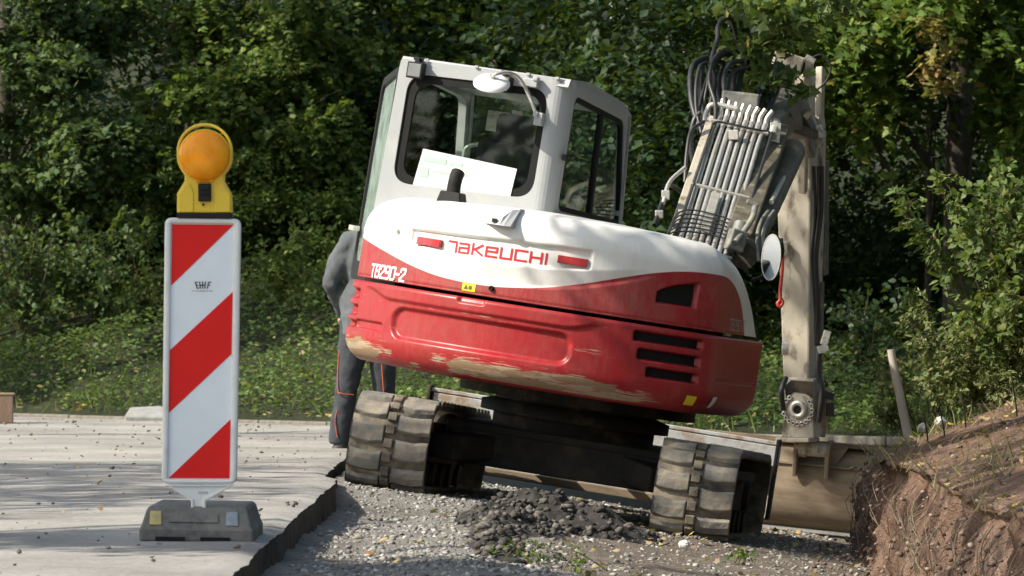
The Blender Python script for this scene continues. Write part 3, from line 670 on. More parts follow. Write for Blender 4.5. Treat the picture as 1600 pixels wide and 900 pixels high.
# ---- tracks
def make_track(xc):
    hl, r, ht = 1.42, .25, .56; rr = ht/2
    # side outline of the belt (y, z): two arcs joined by straights
    loop = []
    se = lambda v, p: math.copysign(abs(v)**p, v)
    for k in range(41):
        a = -pi/2+pi*k/40; loop.append((hl-rr+rr*se(cos(a), .8), rr+rr*se(sin(a), .8)))
    for k in range(41):
        a = pi/2+pi*k/40; p_ = .62 if k > 20 else .85; loop.append((-hl+rr+rr*se(cos(a), p_), rr+rr*se(sin(a), p_)))
    loop = np.array(loop); L2 = np.vstack([loop, loop[:1]]); sl = np.concatenate([[0], np.cumsum(np.linalg.norm(np.diff(L2, axis=0), axis=1))])
    def at(s, off):
        s = s % sl[-1]; y = np.interp(s, sl, L2[:, 0]); z = np.interp(s, sl, L2[:, 1])
        e = .004; t = np.array([np.interp((s+e) % sl[-1], sl, L2[:, 0])-y, np.interp((s+e) % sl[-1], sl, L2[:, 1])-z])
        if np.linalg.norm(t) > .05 or np.linalg.norm(t) < 1e-6: t = np.array([1., 0])
        t /= np.linalg.norm(t); n = np.array([t[1], -t[0]]); return np.array([y, z])+n*off, t, n
    w = .225; mb = MB(); V = []; Fc = []
    N = 150
    for k in range(N):
        s = sl[-1]*k/N
        for off, x in ((-.028, -w), (-.002, -w), (-.002, w), (-.028, w)):
            p, t, n = at(s, off-.03); V.append((xc+x, p[0], p[1]))
    for k in range(N):
        j = (k+1) % N
        for q in range(4): Fc.append((k*4+q, j*4+q, j*4+(q+1) % 4, k*4+(q+1) % 4))
    mb.add(V, Fc, True)
    pitch = sl[-1]/round(sl[-1]/.165); npc = round(sl[-1]/.165)
    dip = lambda V: V-np.stack([0*V[:, 0], 0*V[:, 0], .030*(V[:, 1]+1.42)], 1)
    belt = mb.build('track', M['rubber_gap'], EX, dip)
    lg = MB(); lk = MB()
    for k in range(npc):
        for side in (-1, 1):
            s0 = k*pitch+(.5*pitch if side > 0 else 0)
            # lug: 5 stations along the belt, wavy leading edge like a real tread bar
            st = [(-.070, .0), (-.058, .022), (-.02, .027), (.034, .026), (.050, .0)]
            V = []; nxs = 6
            for ds, off in st:
                for q in range(nxs):
                    u = q/(nxs-1); x = side*(.034+(w-.034)*u)
                    sk = .011*sin(u*pi*1.2)*(1 if ds > 0 else .8)+rng.normal(0, .002)
                    p, t, n = at(s0+ds+sk, off*(1-.12*u)-.032+rng.normal(0, .0012)*(off > 0)); V.append((xc+x, p[0], p[1]))
            Fq = [(i*nxs+q, i*nxs+q+1, (i+1)*nxs+q+1, (i+1)*nxs+q) for i in range(4) for q in range(nxs-1)]
            Fq = [f if side < 0 else f[::-1] for f in Fq]
            e0 = tuple(i*nxs for i in range(5)); e1 = tuple(i*nxs+nxs-1 for i in range(5))
            lg.add(V, Fq+[e0, e1])
        for h in (0, .5):
            p, t, n = at((k+h+.25)*pitch, -.020); R = np.array([[1, 0, 0], [0, t[0], n[0]], [0, t[1], n[1]]])
            lk.box((xc, p[0], p[1]), (.05, .05, .028), R)
    o = lg.build('tread_lug', M['rubber'], belt, dip); tag(o); bevel(o, .006, 2, 40)
    lk.build('link', M['rubber_gap'], belt, dip, bev=.004)
    fr = MB()
    fr.box((xc, 0, .28), (.20, 2.1, .24)); fr.box((xc+.06, 0, .40), (.22, 1.7, .06)); fr.box((xc, .1, .16), (.26, 1.9, .06))
    fr.build('track_frame', M['under'], belt, dip, bev=.01)
    for yy_, nm in ((-1.12, 'drive_sprocket'), (1.12, 'idler_wheel')):
        s = MB(); s.lathe([(0, -.13), (.10, -.13), (.12, -.10), (.19, -.06), (.215, -.02), (.215, .02), (.19, .06), (.12, .10), (.10, .13), (0, .13)], (xc, yy_, .28), (1, 0, 0), 28)
        for k in range(10):
            a = 2*pi*k/10; s.cyl((xc+.10, yy_+.08*cos(a), .28+.08*sin(a)), (xc+.115, yy_+.08*cos(a), .28+.08*sin(a)), .012, 6)
        s.build(nm, M['steel_dark'], belt, dip)
    for k in range(5):
        s = MB(); s.cyl((xc-.15, -.76+.38*k, .125), (xc+.15, -.76+.38*k, .125), .07, 18); s.build('track_roller', M['steel_dark'], belt, dip)
make_track(-.875); make_track(.875)

# ---- undercarriage and blade
mb = MB(); mb.box((0, 0, .34), (1.35, 1.15, .20)); mb.box((0, -.50, .30), (1.30, .18, .20)); mb.box((0, .5, .30), (1.3, .18, .18)); mb.box((0, -.05, .26), (.7, .8, .1))
for sx in (-1, 1):
    mb.beam((sx*.3, -.3, .34), (sx*.66, -.8, .28), .22, .14); mb.beam((sx*.3, .3, .34), (sx*.66, .8, .28), .22, .14)
mb.build('undercarriage', M['under'], EX, bev=.012)
mb = MB(); mb.cyl((0, 0, .42), (0, 0, .72), .48, 40); mb.lathe([(.56, .52), (.56, .58), (.48, .60)], (0, 0, 0), (0, 0, 1), 40); mb.build('slew_ring', M['steel_dark'], EX)
bl = MB(); pr = [(1.74, .53), (1.72, .51), (1.76, .40), (1.78, .25), (1.75, .12), (1.70, .06)]
V = [(x, y-t, z) for x in (-1.1, 1.1) for t in (0, -.03) for y, z in pr]; n = len(pr)
Fq = [(i, i+1, 2*n+i+1, 2*n+i) for i in range(n-1)]+[(n+i, 3*n+i, 3*n+i+1, n+i+1) for i in range(n-1)]+[(0, 2*n, 3*n, n), (n-1, 2*n-1, 4*n-1, 3*n-1)]
bl.add(V, Fq, True); bl.box((0, 1.70, .535), (2.2, .09, .022)); bl.box((-.86, 1.66, .455), (.42, .03, .125)); bl.box((.62, 1.66, .455), (1.0, .03, .125)); bl.box((.05, 1.655, .42), (.12, .03, .06)); bl.box((-.60, 1.655, .425), (.14, .03, .07))
blade = bl.build('dozer_blade', M['blade_grey'], EX, bev=.004)
for x_ in (1.10, -1.10):
    b = MB(); b.box((x_, 1.70, .31), (.022, .16, .50)); b.build('end_plate', M['steel_dark'], blade, bev=.005)
b = MB(); b.box((0, 1.62, .085), (2.14, .12, .05)); b.build('blade_foot', M['bucket'], blade, bev=.005)
b = MB()
for sx in (-.42, .42): b.beam((sx, .55, .28), (sx*1.05, 1.68, .26), .09, .13)
b.cyl((0, .5, .36), (0, 1.1, .33), .06); b.cyl((0, 1.1, .33), (0, 1.68, .30), .032); b.build('blade_arm', M['under'], blade, bev=.008)

# ---- upper structure: one plan outline shared by counterweight and hood
_pl = [(-1.05, .25), (-1.10, 0), (-1.13, -.4), (-1.15, -.78), (-1.142, -.90)]+[(x, -sqrt(1.47**2-x*x)) for x in np.linspace(-1.09, .985, 44)]+[(1.045, -1.005), (1.075, -.93), (1.085, -.7), (1.085, -.35), (1.075, -.08), (1.05, -.005), (.98, .05), (.85, .07)]
def smooth_poly(p, k=10):
    p = [np.array(q, float) for q in p]; q = [2*p[0]-p[1]]+p+[2*p[-1]-p[-2]]; out = []
    for i in range(1, len(q)-2):
        a, b, c, d = q[i-1:i+3]
        for j in range(k):
            t = j/k; out.append(.5*((2*b)+(-a+c)*t+(2*a-5*b+4*c-d)*t*t+(-a+3*b-3*c+d)*t**3))
    out.append(p[-1]); return np.array(out)
PL = smooth_poly(_pl); PS = np.concatenate([[0], np.cumsum(np.linalg.norm(np.diff(PL, axis=0), axis=1))])
for _ in range(12): PL[1:-1] = .25*PL[:-2]+.5*PL[1:-1]+.25*PL[2:]
PT = np.gradient(PL, axis=0); PT /= np.linalg.norm(PT, axis=1)[:, None]; PN = np.stack([PT[:, 1], -PT[:, 0]], 1)
_rear = (PL[:, 1] < -.96)
def s_x(x): return np.interp(x, PL[_rear][:, 0], PS[_rear])
def s_side(y):      # right side, y from -.93 to 0
    m_ = (PS > s_x(1.0)+.05) & (PL[:, 1] < 0.0); return np.interp(y, PL[m_][:, 1], PS[m_])
def s_left(y):
    m_ = (PS < s_x(-1.0)) & (PL[:, 1] > -.93); return np.interp(-y, -PL[m_][:, 1], PS[m_])
def plan(s):
    f = lambda a: np.interp(s, PS, a)
    return f(PL[:, 0]), f(PL[:, 1]), f(PN[:, 0]), f(PN[:, 1])
SMX = PS[-1]
def rbox(x, z, x0, x1, z0, z1, r, e):
    """1 inside a rounded box, 0 outside, soft edge e"""
    cx, cz = (x0+x1)/2, (z0+z1)/2; dx = np.abs(x-cx)-(x1-x0)/2+r; dz = np.abs(z-cz)-(z1-z0)/2+r
    d = np.sqrt(np.maximum(dx, 0)**2+np.maximum(dz, 0)**2)+np.minimum(np.maximum(dx, dz), 0)-r
    return sst(e, -e, d) if False else 1-sst(-e, e, d)
# -- hood
ztS = np.array([PS[0], s_left(-.4), s_left(-.8), s_x(-1.09), s_x(-.97), s_x(-.8), s_x(-.4), s_x(0), s_x(.6), s_x(.95), s_side(-.9), s_side(-.6), s_side(-.45), s_side(-.3), s_side(-.18), s_side(-.08), SMX])
ztZ = np.array([1.60, 1.60, 1.61, 1.64, 1.665, 1.675, 1.685, 1.695, 1.685, 1.67, 1.66, 1.60, 1.53, 1.43, 1.32, 1.235, 1.20])
zcS = np.array([PS[0], s_left(-.8), s_x(-1.06), s_x(-.86), s_x(-.674), s_x(-.48), s_x(-.3), s_x(-.08), s_x(.17), s_x(.40), s_x(.574), s_x(.75), s_x(.881), s_x(.98), s_side(-.9), s_side(-.75), s_side(-.58), s_side(-.45), s_side(-.38), SMX])
zcZ = np.array([1.43, 1.42, 1.385, 1.335, 1.287, 1.25, 1.236, 1.236, 1.268, 1.325, 1.385, 1.448, 1.482, 1.497, 1.497, 1.46, 1.37, 1.24, 1.10, 1.0])
_sg = np.linspace(0, SMX, 400)
def sm(S_, Z_):
    z = np.interp(_sg, S_, Z_); k = np.hanning(25); k /= k.sum(); zp = np.pad(z, 12, 'edge'); return np.convolve(zp, k, 'valid')
ZT, ZC = sm(ztS, ztZ), sm(zcS, zcZ)
def zt(s): return np.interp(s, _sg, ZT)
def zc(s): return np.interp(s, _sg, ZC)
HR = .17
def tri_mask(x, z):
    d = np.maximum.reduce([(x-.985), -(z-1.292-.0*(x)), (z-(1.325+.105*np.sqrt(np.clip((x-.79)/.19, 0, 1))))*.8, .80-x]); return 1-sst(-.006, .006, d)
def hood_disp(s, z):
    x, y, _, _ = plan(s); rear = (y < -.95)
    zt_ = 1.508+.027*x; zb = 1.372+.125*(x+.13)**2; zl = 1.262+.27*(x+.02)**2
    inx = sst(-.70, -.685, x)*(1-sst(.43, .445, x))
    rec = inx*(1-sst(zt_-.005, zt_+.004, z))*sst(zb-.004, zb+.016, z)
    cres = sst(-.72, -.60, x)*(1-sst(.60, .80, x))*(1-sst(zb-.004, zb+.01, z))*np.clip((zb-z)/np.maximum(zb-zl, .01), 0, 1)*sst(zl-.006, zl+.006, z)
    return -(.024*rec+.024*cres+.045*tri_mask(x, z)+0.006*np.exp(-((z-1.185)/.006)**2))*rear
def hood_in(s, z):
    t = np.clip((z-(zt(s)-HR))/HR, 0, 1); return HR*(1-np.sqrt(np.maximum(1-t*t, 0)))*.9+.0*(z-1.2)
def hood_pt(s, z, off=0.):
    x, y, nx, ny = plan(s); e = off-hood_in(s, z)+hood_disp(s, z); return np.stack([x+nx*e, y+ny*e, z+0*s], -1)
sg = np.linspace(0, SMX, 640); vz = np.concatenate([np.linspace(0, .6, 46), .6+.4*np.sin(np.linspace(0, 1, 34)[1:]*pi/2)])
Sg, Vg = np.meshgrid(sg, vz); Zg = 1.176+(zt(Sg)-1.176)*Vg
Hp = hood_pt(Sg, Zg); pa = Zg-zc(Sg)
ex = []
x, y, nx, ny = plan(sg)
for e, dz in ((.10, .006), (.35, .012), (.6, .012)): ex.append(np.stack([x-nx*(HR*.9+e), y-ny*(HR*.9+e), zt(sg)+dz], -1))
lo = np.stack([x-nx*.06, y-ny*.06, 1.176+0*sg], -1)
Hp = np.concatenate([lo[None], Hp, np.array(ex)]); pa = np.concatenate([pa[:1], pa, np.ones((3, len(sg)))])
def sheet(name, G, m, parent, xf=up, **kw):
    ny_, nx_ = G.shape[:2]; i = np.arange(ny_*nx_).reshape(ny_, nx_)
    Fc = np.stack([i[:-1, :-1], i[:-1, 1:], i[1:, 1:], i[1:, :-1]], 2).reshape(-1, 4)
    return new_mesh(name, xf(G.reshape(-1, 3)), Fc, m, parent, smooth=True, **kw)
HOOD = sheet('engine_hood', Hp, M['hood'], EX, attrs={'paint': pa})
# -- counterweight
def cw_disp(s, z):
    x, y, _, _ = plan(s); rear = (y < -.93)
    d = -.026*rbox(x, z, -.72, .40, .865, 1.035, .07, .014)
    d = d+.016*sst(-1.0, -.88, x)*(1-sst(.42, .60, x))*sst(1.062+.05*(1-sst(-.95, -.75, x))+.04*sst(.35, .55, x), 1.085+.05*(1-sst(-.95, -.75, x))+.04*sst(.35, .55, x), z)
    for x0, z0, z1 in ((.715, 1.062, 1.118), (.745, .962, 1.022), (.80, .870, .924)): d = d-.05*rbox(x, z, x0, 1.03, z0, z1, .012, .006)
    d = d-.018*rbox(x, z, -1.03, -.80, .885, .93, .012, .006)-.02*rbox(x, z, -.28, -.12, 1.125, 1.2, .01, .006)
    d = d*rear
    sl = s_left(-.86)
    for z0, z1 in ((1.055, 1.105), (.955, 1.01), (.885, .92)): d = d-.06*rbox(s, z, s_x(-1.09)-.16, s_x(-1.09)+.075, z0, z1, .01, .006)
    for y0, y1, z0 in ((-.8, -.1, 1.0), (-.85, -.12, .86)): d = d-.012*(1-np.exp(-0)) * 0
    sr0, sr1 = s_side(-.88), s_side(-.1)
    d = d-.008*np.exp(-((z-(.90))/.008)**2)*sst(sr0, sr0+.02, s)*(1-sst(sr1-.02, sr1, s))
    return d
def cw_in(s, z):
    t = np.clip((.845-z)/.145, 0, 1); u = np.clip((z-1.135)/.02, 0, 1)
    return .11*(1-np.sqrt(np.maximum(1-t*t*.92, 0)))/(1-sqrt(.08))+.012*u*u
def cw_pt(s, z, off=0.):
    x, y, nx, ny = plan(s); e = off-cw_in(s, z)+cw_disp(s, z)+.018; return np.stack([x+nx*e, y+ny*e, z+0*s], -1)
vz = np.linspace(0, 1, 84); Sg, Vg = np.meshgrid(sg, vz); Zg = .70+.455*Vg
Cp = cw_pt(Sg, Zg); x, y, nx, ny = plan(sg)
bot = [np.stack([x-nx*(.10+e), y-ny*(.10+e), .70-.004+0*sg], -1) for e in (.55, .2, .04)]
tp = [np.stack([x-nx*.12, y-ny*.12, 1.155+0*sg], -1)]
xg, yg, _, _ = plan(Sg)
wear = np.exp(-np.clip(Zg-.79, 0, 1)/.055)*1.0*(1-.55*sst(.75, .95, xg))*(1-.4*sst(-.93, -.7, yg))*(1+.22*(1-sst(-.95, -.55, xg)))
wear = wear*(1-.75*sst(-.12, .22, fbm(xg*2.6, Zg*9, 71))*sst(-1.0, -.8, xg))+.25*wear*fbm(xg*7, Zg*30, 73)
wear = np.maximum(wear, .50*np.exp(-((Zg-1.06)/.03)**2)*(xg > -.5)*(xg < .2)); wear = np.maximum(wear, .45*np.exp(-((Zg-1.02)/.10)**2)*((xg < -.95)))
wear = np.maximum(wear, .55*np.exp(-((Zg-.96)/.03)**2)*(xg > .42)*(xg < .66)); wear = np.maximum(wear, .22)*(Zg > .715)
wear = np.concatenate([np.zeros((3, len(sg))), wear, wear[-1:]])
CW = sheet('counterweight', np.concatenate([bot, Cp, tp]), M['cw'], EX, attrs={'wear': wear})
def patch(name, fn, s0, s1, z0, z1, off, m, parent, ns=24, nz=6):
    S, Z = np.meshgrid(np.linspace(s0, s1, ns), np.linspace(z0, z1, nz)); return sheet(name, fn(S, Z, off), m, parent)
for x0, z0, z1 in ((.715, 1.062, 1.118), (.745, .962, 1.022), (.80, .870, .924)): patch('vent_slot', cw_pt, s_x(x0+.004), s_x(1.026), z0+.003, z1-.003, .004, M['rubber_seal'], CW, nz=24)
sl = s_left(-.86)
for z0, z1 in ((1.055, 1.105), (.955, 1.01), (.885, .92)): patch('vent_slot', cw_pt, s_x(-1.09)-.15, s_x(-1.09)+.066, z0+.004, z1-.004, .012, M['rubber_seal'], CW, nz=24)  # black patches stand in for the dark inside the open notches
# triangular vent
S, Z = np.meshgrid(np.linspace(s_x(.79), s_x(.99), 40), np.linspace(1.285, 1.44, 40)); x, _, _, _ = plan(S)
G = hood_pt(S, Z, .012); msk = tri_mask(x, Z) > .9; i = np.arange(1600).reshape(40, 40)
Fc = np.stack([i[:-1, :-1], i[:-1, 1:], i[1:, 1:], i[1:, :-1]], 2)[msk[:-1, :-1] & msk[1:, 1:]].reshape(-1, 4)
new_mesh('triangular_vent', up(G.reshape(-1, 3)), Fc, M['rubber_seal'], HOOD)
# tail lamps in the recess
for x0, x1, z0 in ((-.645, -.478, 1.432), (.255, .42, 1.448)):
    S, Z = np.meshgrid(np.linspace(s_x(x0), s_x(x1), 12), np.linspace(z0-.022, z0+.022, 6)); G1_ = hood_pt(S, Z, .028)
    n = G1_.shape; e = MB(); i = np.arange(n[0]*n[1]).reshape(n[:2]); G0 = hood_pt(S, Z, .0)
    e.add(np.concatenate([G1_.reshape(-1, 3), G0.reshape(-1, 3)]), [tuple(f) for f in np.stack([i[:-1, :-1], i[:-1, 1:], i[1:, 1:], i[1:, :-1]], 2).reshape(-1, 4)])
    k = n[0]*n[1]; bd = list(i[0, :])+list(i[1:, -1])+list(i[-1, -2::-1])+list(i[-2:0:-1, 0])
    e.F += [(bd[q], bd[q]+k, bd[(q+1) % len(bd)]+k, bd[(q+1) % len(bd)]) for q in range(len(bd))]; e.S += [False]*len(bd)
    e.build('tail_light', M['red_lens'], HOOD, up, bev=.003)
# lettering: strokes laid on the surface
GL = {'T_logo': (.84, [[(0, 1), (.62, 1), (.62, .28)], [(.62, .13), (.62, 0)]]),
 'A': (1.06, [[(.05, .92), (.78, .92), (.78, 0), (.05, 0), (.05, .5), (.78, .5)]]), 'K': (1.06, [[(.05, 0), (.05, 1.05)], [(.78, 1), (.22, .52), (.82, 0)], [(.05, .52), (.22, .52)]]),
 'E': (1.1, [[(.05, .5), (.85, .5), (.85, .92), (.05, .92), (.05, 0), (.85, 0)]]), 'U': (1.06, [[(.05, 1), (.05, 0), (.82, 0), (.82, 1)]]),
 'C': (1.08, [[(.85, 1), (.05, 1), (.05, 0), (.85, 0)]]), 'H': (1.04, [[(.05, 1), (.05, 0)], [(.82, 1), (.82, 0)], [(.05, .5), (.82, .5)]]), 'I': (.3, [[(.1, 1), (.1, 0)]]),
 'T': (.6, [[(0, 1), (.5, 1)], [(.25, 1), (.25, 0)]]), 'B': (.62, [[(.05, 0), (.05, 1), (.42, 1), (.45, .9), (.45, .6), (.40, .52), (.46, .45), (.46, .1), (.42, 0), (.05, 0)], [(.05, .52), (.40, .52)]]),
 '2': (.6, [[(.03, .75), (.03, .95), (.1, 1), (.4, 1), (.46, .93), (.46, .65), (.03, .12), (.03, 0), (.48, 0)]]), '9': (.6, [[(.46, .5), (.08, .5), (.03, .58), (.03, .93), (.1, 1), (.4, 1), (.46, .93), (.46, .08), (.4, 0), (.05, 0)]]),
 '0': (.62, [[(.03, .08), (.03, .93), (.1, 1), (.4, 1), (.47, .93), (.47, .08), (.4, 0), (.1, 0), (.03, .08)]]), '-': (.42, [[(.04, .5), (.3, .5)]]),
 'F': (.8, [[(.05, 0), (.05, 1), (.7, 1)], [(.05, .55), (.6, .55)]])}
def stroke_quads(poly, w):
    out = []; p = [np.array(q, float) for q in poly]
    for a, b in zip(p[:-1], p[1:]):
        d = (b-a)/np.linalg.norm(b-a); n = np.array([-d[1], d[0]])*w/2; k = max(1, int(np.linalg.norm(b-a)/.02))
        a2, b2 = a-d*w/2, b+d*w/2
        for j in range(k): q0 = a2+(b2-a2)*j/k; q1 = a2+(b2-a2)*(j+1)/k; out.append([q0-n, q1-n, q1+n, q0+n])
    return out
def lettering(name, text, h, w, width, fn, m, parent, slant=0.):
    """fn maps (u, v) metres along the baseline / up to machine coordinates"""
    tot = sum(GL[c][0] for c in text); sx = width/tot; u0 = 0; V = []; Fc = []; lay = 0
    for c in text:
        adv, strokes = GL[c]
        for st in strokes:
            lay = (lay+1) % 3
            for q in stroke_quads([(x*sx, y*h) for x, y in st], w):
                b = len(V); V += [fn(u0+p[0]+slant*p[1], p[1], lay*.0003) for p in q]; Fc.append((b, b+1, b+2, b+3))
        u0 += adv*sx
    return new_mesh(name, up(np.array(V)), Fc, m, parent)
hpt = lambda s, z, o: hood_pt(np.array([s]), np.array([z]), o)[0]
lettering('lettering', ['T_logo', 'A', 'K', 'E', 'U', 'C', 'H', 'I'], .056, .0122, .64, lambda u, v, o: hpt(s_x(-.43)+u, 1.398+.016*u+v, .003+o), M['decal_red'], HOOD)
lettering('lettering', 'TB290-2', .068, .0125, .36, lambda u, v, o: hpt(s_x(-.985)+u, 1.188+v, .003+o), M['decal_white'], HOOD, .18)
lettering('lettering', 'TB290-2', .06, .007, .30, lambda u, v, o: hpt(s_side(-.74)+u, 1.20+v, .003+o), M['decal_dull'], HOOD, .1)
# stickers, lock, camera fin, exhaust
st = patch('warning_sticker', hood_pt, s_x(-.285), s_x(-.20), 1.190, 1.238, .003, M['sticker'], HOOD)
G = [hpt(s_x(-.275)+a, b, .0045) for a, b in ((.0, 1.2), (.032, 1.2), (.016, 1.228))]; G += [hpt(s_x(-.232)+.013*cos(k*pi/4), 1.212+.013*sin(k*pi/4), .0045) for k in range(8)]
new_mesh('pictogram', up(np.array(G)), [(0, 1, 2), tuple(range(3, 11))], M['sticker_ink'], st)
patch('warning_sticker', cw_pt, s_x(1.0), s_x(1.03)+.02, .745, .80, .006, M['sticker'], CW)
patch('sticker', cw_pt, s_side(-.86), s_side(-.80), .745, .81, .006, M['decal_white'], CW)
def stud(name, s, z, r, m, L=.018):
    p = hpt(s, z, 0); q = hpt(s, z, .05); d = (q-p)/np.linalg.norm(q-p); b = MB(); b.lathe([(r, 0), (r, L*.6), (r*.8, L), (r*.4, L), (r*.35, L*.7), (0, L*.7)], p, d, 16); return b.build(name, m, HOOD, up)
stud('lock', s_x(-.10), 1.226, .016, M['steel_dark']); stud('lock', s_x(-.80), 1.468, .014, M['fitting'])
b = MB(); sx = s_x(-.10)
V = []
for u, zb, zh, dp in ((-.10, 1.583, .006, .01), (-.05, 1.583, .042, .06), (.02, 1.583, .055, .085), (.045, 1.583, .10, .085), (.078, 1.585, .105, .07)):
    for z, o in ((zb, -.02), (zb, dp), (zb+zh, dp*.9), (zb+zh, -.06)): V.append(hpt(sx+u, z, o))
Fq = [(i*4+q, (i+1)*4+q, (i+1)*4+(q+1) % 4, i*4+(q+1) % 4) for i in range(4) for q in range(4)]+[(3, 2, 1, 0), (16, 17, 18, 19)]
b.add(V, Fq); fin = b.build('rear_camera', M['cab_grey'], HOOD, up, bev=.006)
p = hpt(sx-.02, 1.607, .078); b = MB(); b.box(p, (.028, .012, .022)); b.build('camera_lens', M['dark_plastic'], fin, up)
b = MB(); c = np.array([-.53, -1.17, 0])
b.add([c+(x*k*.085, y*k*.07, z) for z, k in ((1.62, 1.0), (1.735, .72)) for x, y in ((-1, -1), (1, -1), (1, 1), (-1, 1))], [(3, 2, 1, 0), (4, 5, 6, 7), (0, 1, 5, 4), (1, 2, 6, 5), (2, 3, 7, 6), (3, 0, 4, 7)])
b.build('exhaust_base', M['dark_plastic'], HOOD, up, bev=.008)
b = MB(); b.tube([c+(0, 0, 1.70), c+(0, 0, 1.78), c+(0, .01, 1.82), c+(0, .03, 1.85)], .040, 18, False); b.tube([c+(0, 0, 1.72), c+(0, 0, 1.78), c+(0, .01, 1.818), c+(0, .028, 1.848)], .034, 18, False); b.build('exhaust_pipe', M['steel_dark'], HOOD, up)
# deck filling the inside
b = MB(); b.box((-.08, -.25, .86), (1.7, 1.2, .30)); b.box((.38, -.45, 1.25), (.95, .75, .55)); b.box((-.5, -.78, 1.3), (.8, .3, .4)); b.cyl((0, 0, .62), (0, 0, .72), .7, 36)
b.build('main_frame', M['steel_dark'], EX, up, bev=.02)

# ---- cab
xr, xl, yr = -.04, -1.105, -.86
b = MB()
outer = rquad([(xl-.025, 1.2), (xr-.10, 1.2), (xr-.105, 2.475), (xl+.012, 2.462)], .022, 8); inner = rquad([(-1.035, 1.742), (-.165, 1.768), (-.160, 2.402), (-1.03, 2.384)], .115, 8)
b.ring(outer, inner, (0, yr, 0), (1, 0, 0), (0, 0, 1), (0, .07, 0))
so = rquad([(-.766, 1.2), (.50, 1.2), (.275, 2.375), (-.766, 2.47)], .022, 8); si = rquad([(-.745, 1.725), (.42, 1.70), (.185, 2.318), (-.735, 2.395)], .07, 8)
b.ring(so, si, (xr, 0, 0), (0, 1, 0), (0, 0, 1), (-.05, 0, 0))
lo_ = rquad([(-.84, 1.2), (.50, 1.2), (.275, 2.375), (-.84, 2.46)], .07, 8); li = rquad([(-.77, 1.35), (.43, 1.35), (.20, 2.318), (-.75, 2.395)], .07, 8)
b.ring(lo_, li, (xl, 0, 0), (0, 1, 0), (0, 0, 1), (.05, 0, 0))
b.prism([(-.86, 2.43), (-.83, 2.478), (-.5, 2.49), (.15, 2.425), (.27, 2.385), (.285, 2.35), (.2, 2.355), (-.8, 2.42)], (xl+.01, 0, 0), (0, 1, 0), (0, 0, 1), (xr-xl-.02, 0, 0))
for x in (xl+.03, xr-.03): b.beam((x, .49, 1.3), (x, .27, 2.36), .06, .05)
b.box(((xl+xr)/2, .485, 1.30), (xr-xl-.02, .04, .2)); b.box(((xl+xr)/2, -.2, 1.16), (xr-xl, 1.3, .12))
ap = [(.10*sin(pi/2*k/8), -.10*cos(pi/2*k/8)) for k in range(9)]; cz_ = (xr-.10, yr+.10)
b.prism([(cz_[0]+p[0], cz_[1]+p[1]) for p in ap]+[(cz_[0]+.04, cz_[1]), (cz_[0], cz_[1]-.03)], (0, 0, 1.2), (1, 0, 0), (0, 1, 0), (-.005, 0, 1.272))
CAB = b.build('cab', M['cab_grey'], EX, up, bev=.012)
b = MB(); b.ring(rquad([(-1.040, 1.738), (-.160, 1.764), (-.147, 2.406), (-1.035, 2.388)], .115, 8), rquad([(-.985, 1.785), (-.215, 1.81), (-.20, 2.36), (-.978, 2.335)], .10, 8), (0, yr+.012, 0), (1, 0, 0), (0, 0, 1), (0, .025, 0))
b.ring(rquad([(-.76, 1.72), (.425, 1.695), (.19, 2.322), (-.74, 2.4)], .07, 8), rquad([(-.728, 1.755), (.385, 1.733), (.168, 2.29), (-.71, 2.365)], .06, 8), (xr-.008, 0, 0), (0, 1, 0), (0, 0, 1), (-.025, 0, 0))
b.beam((xr-.02, -.14, 1.74), (xr-.02, -.20, 2.34), .03, .035, (0, 1, 0)); b.build('window_seal', M['rubber_seal'], CAB, up)
def pane(name, poly, o, ux, uy, m=M['glass']):
    o, ux, uy = (np.array(v, float) for v in (o, ux, uy)); return new_mesh(name, up(np.array([o+ux*p[0]+uy*p[1] for p in poly])), [tuple(range(len(poly)))], m, CAB)
pane('rear_window', rquad([(-1.03, 1.75), (-.17, 1.775), (-.157, 2.396), (-1.025, 2.378)], .11, 8), (0, yr+.024, 0), (1, 0, 0), (0, 0, 1))
pane('side_window', rquad([(-.75, 1.73), (.415, 1.705), (.182, 2.314), (-.73, 2.39)], .06, 8), (xr-.022, 0, 0), (0, 1, 0), (0, 0, 1))
pane('windscreen', [(xl+.05, 0), (xr-.05, 0), (xr-.05, 1.08), (xl+.05, 1.08)], (0, .49, 1.3), (1, 0, 0), unit(np.array([0, -.215, 1.06])))
# inside: seat, consoles, grab rail, headliner
b = MB(); b.box((-.47, -.42, 1.78), (.44, .12, .62), rx(radians(8))); b.box((-.47, -.10, 1.50), (.48, .5, .14)); b.box((-.47, -.48, 2.16), (.24, .09, .17), rx(radians(8)))
b.build('seat', M['seat'], CAB, up, bev=.05)
b = MB(); b.box((-.84, -.05, 1.58), (.16, .6, .22)); b.box((-.17, -.05, 1.58), (.16, .6, .22)); b.box((-.57, -.2, 2.40), (.95, 1.0, .04)); b.box((-.57, -.82, 2.385), (.84, .04, .06)); b.build('lining', M['interior'], CAB, up, bev=.015)
b = MB(); b.curve([(-.82, -.3, 1.65), (-.83, -.3, 1.95), (-.80, -.3, 2.03), (-.66, -.3, 2.05), (-.63, -.3, 2.0), (-.64, -.3, 1.7)], .013, 10); b.curve([(-.60, -.1, 1.6), (-.60, -.1, 2.1), (-.63, -.12, 2.28)], .012, 8); b.box((-.60, -.12, 2.2), (.05, .03, .16)); b.box((-.72, -.12, 2.2), (.13, .02, .12))
b.build('grab_rail', M['fitting'], CAB, up)
b = MB(); b.prism([(-.905, 1.742), (-.30, 1.762), (-.285, 1.925), (-.60, 1.945), (-.875, 1.962)], (0, yr+.006, 0), (1, 0, 0), (0, 0, 1), (0, .003, 0)); sh = b.build('paper_sign', M['sheet'], CAB, up)
b = MB()
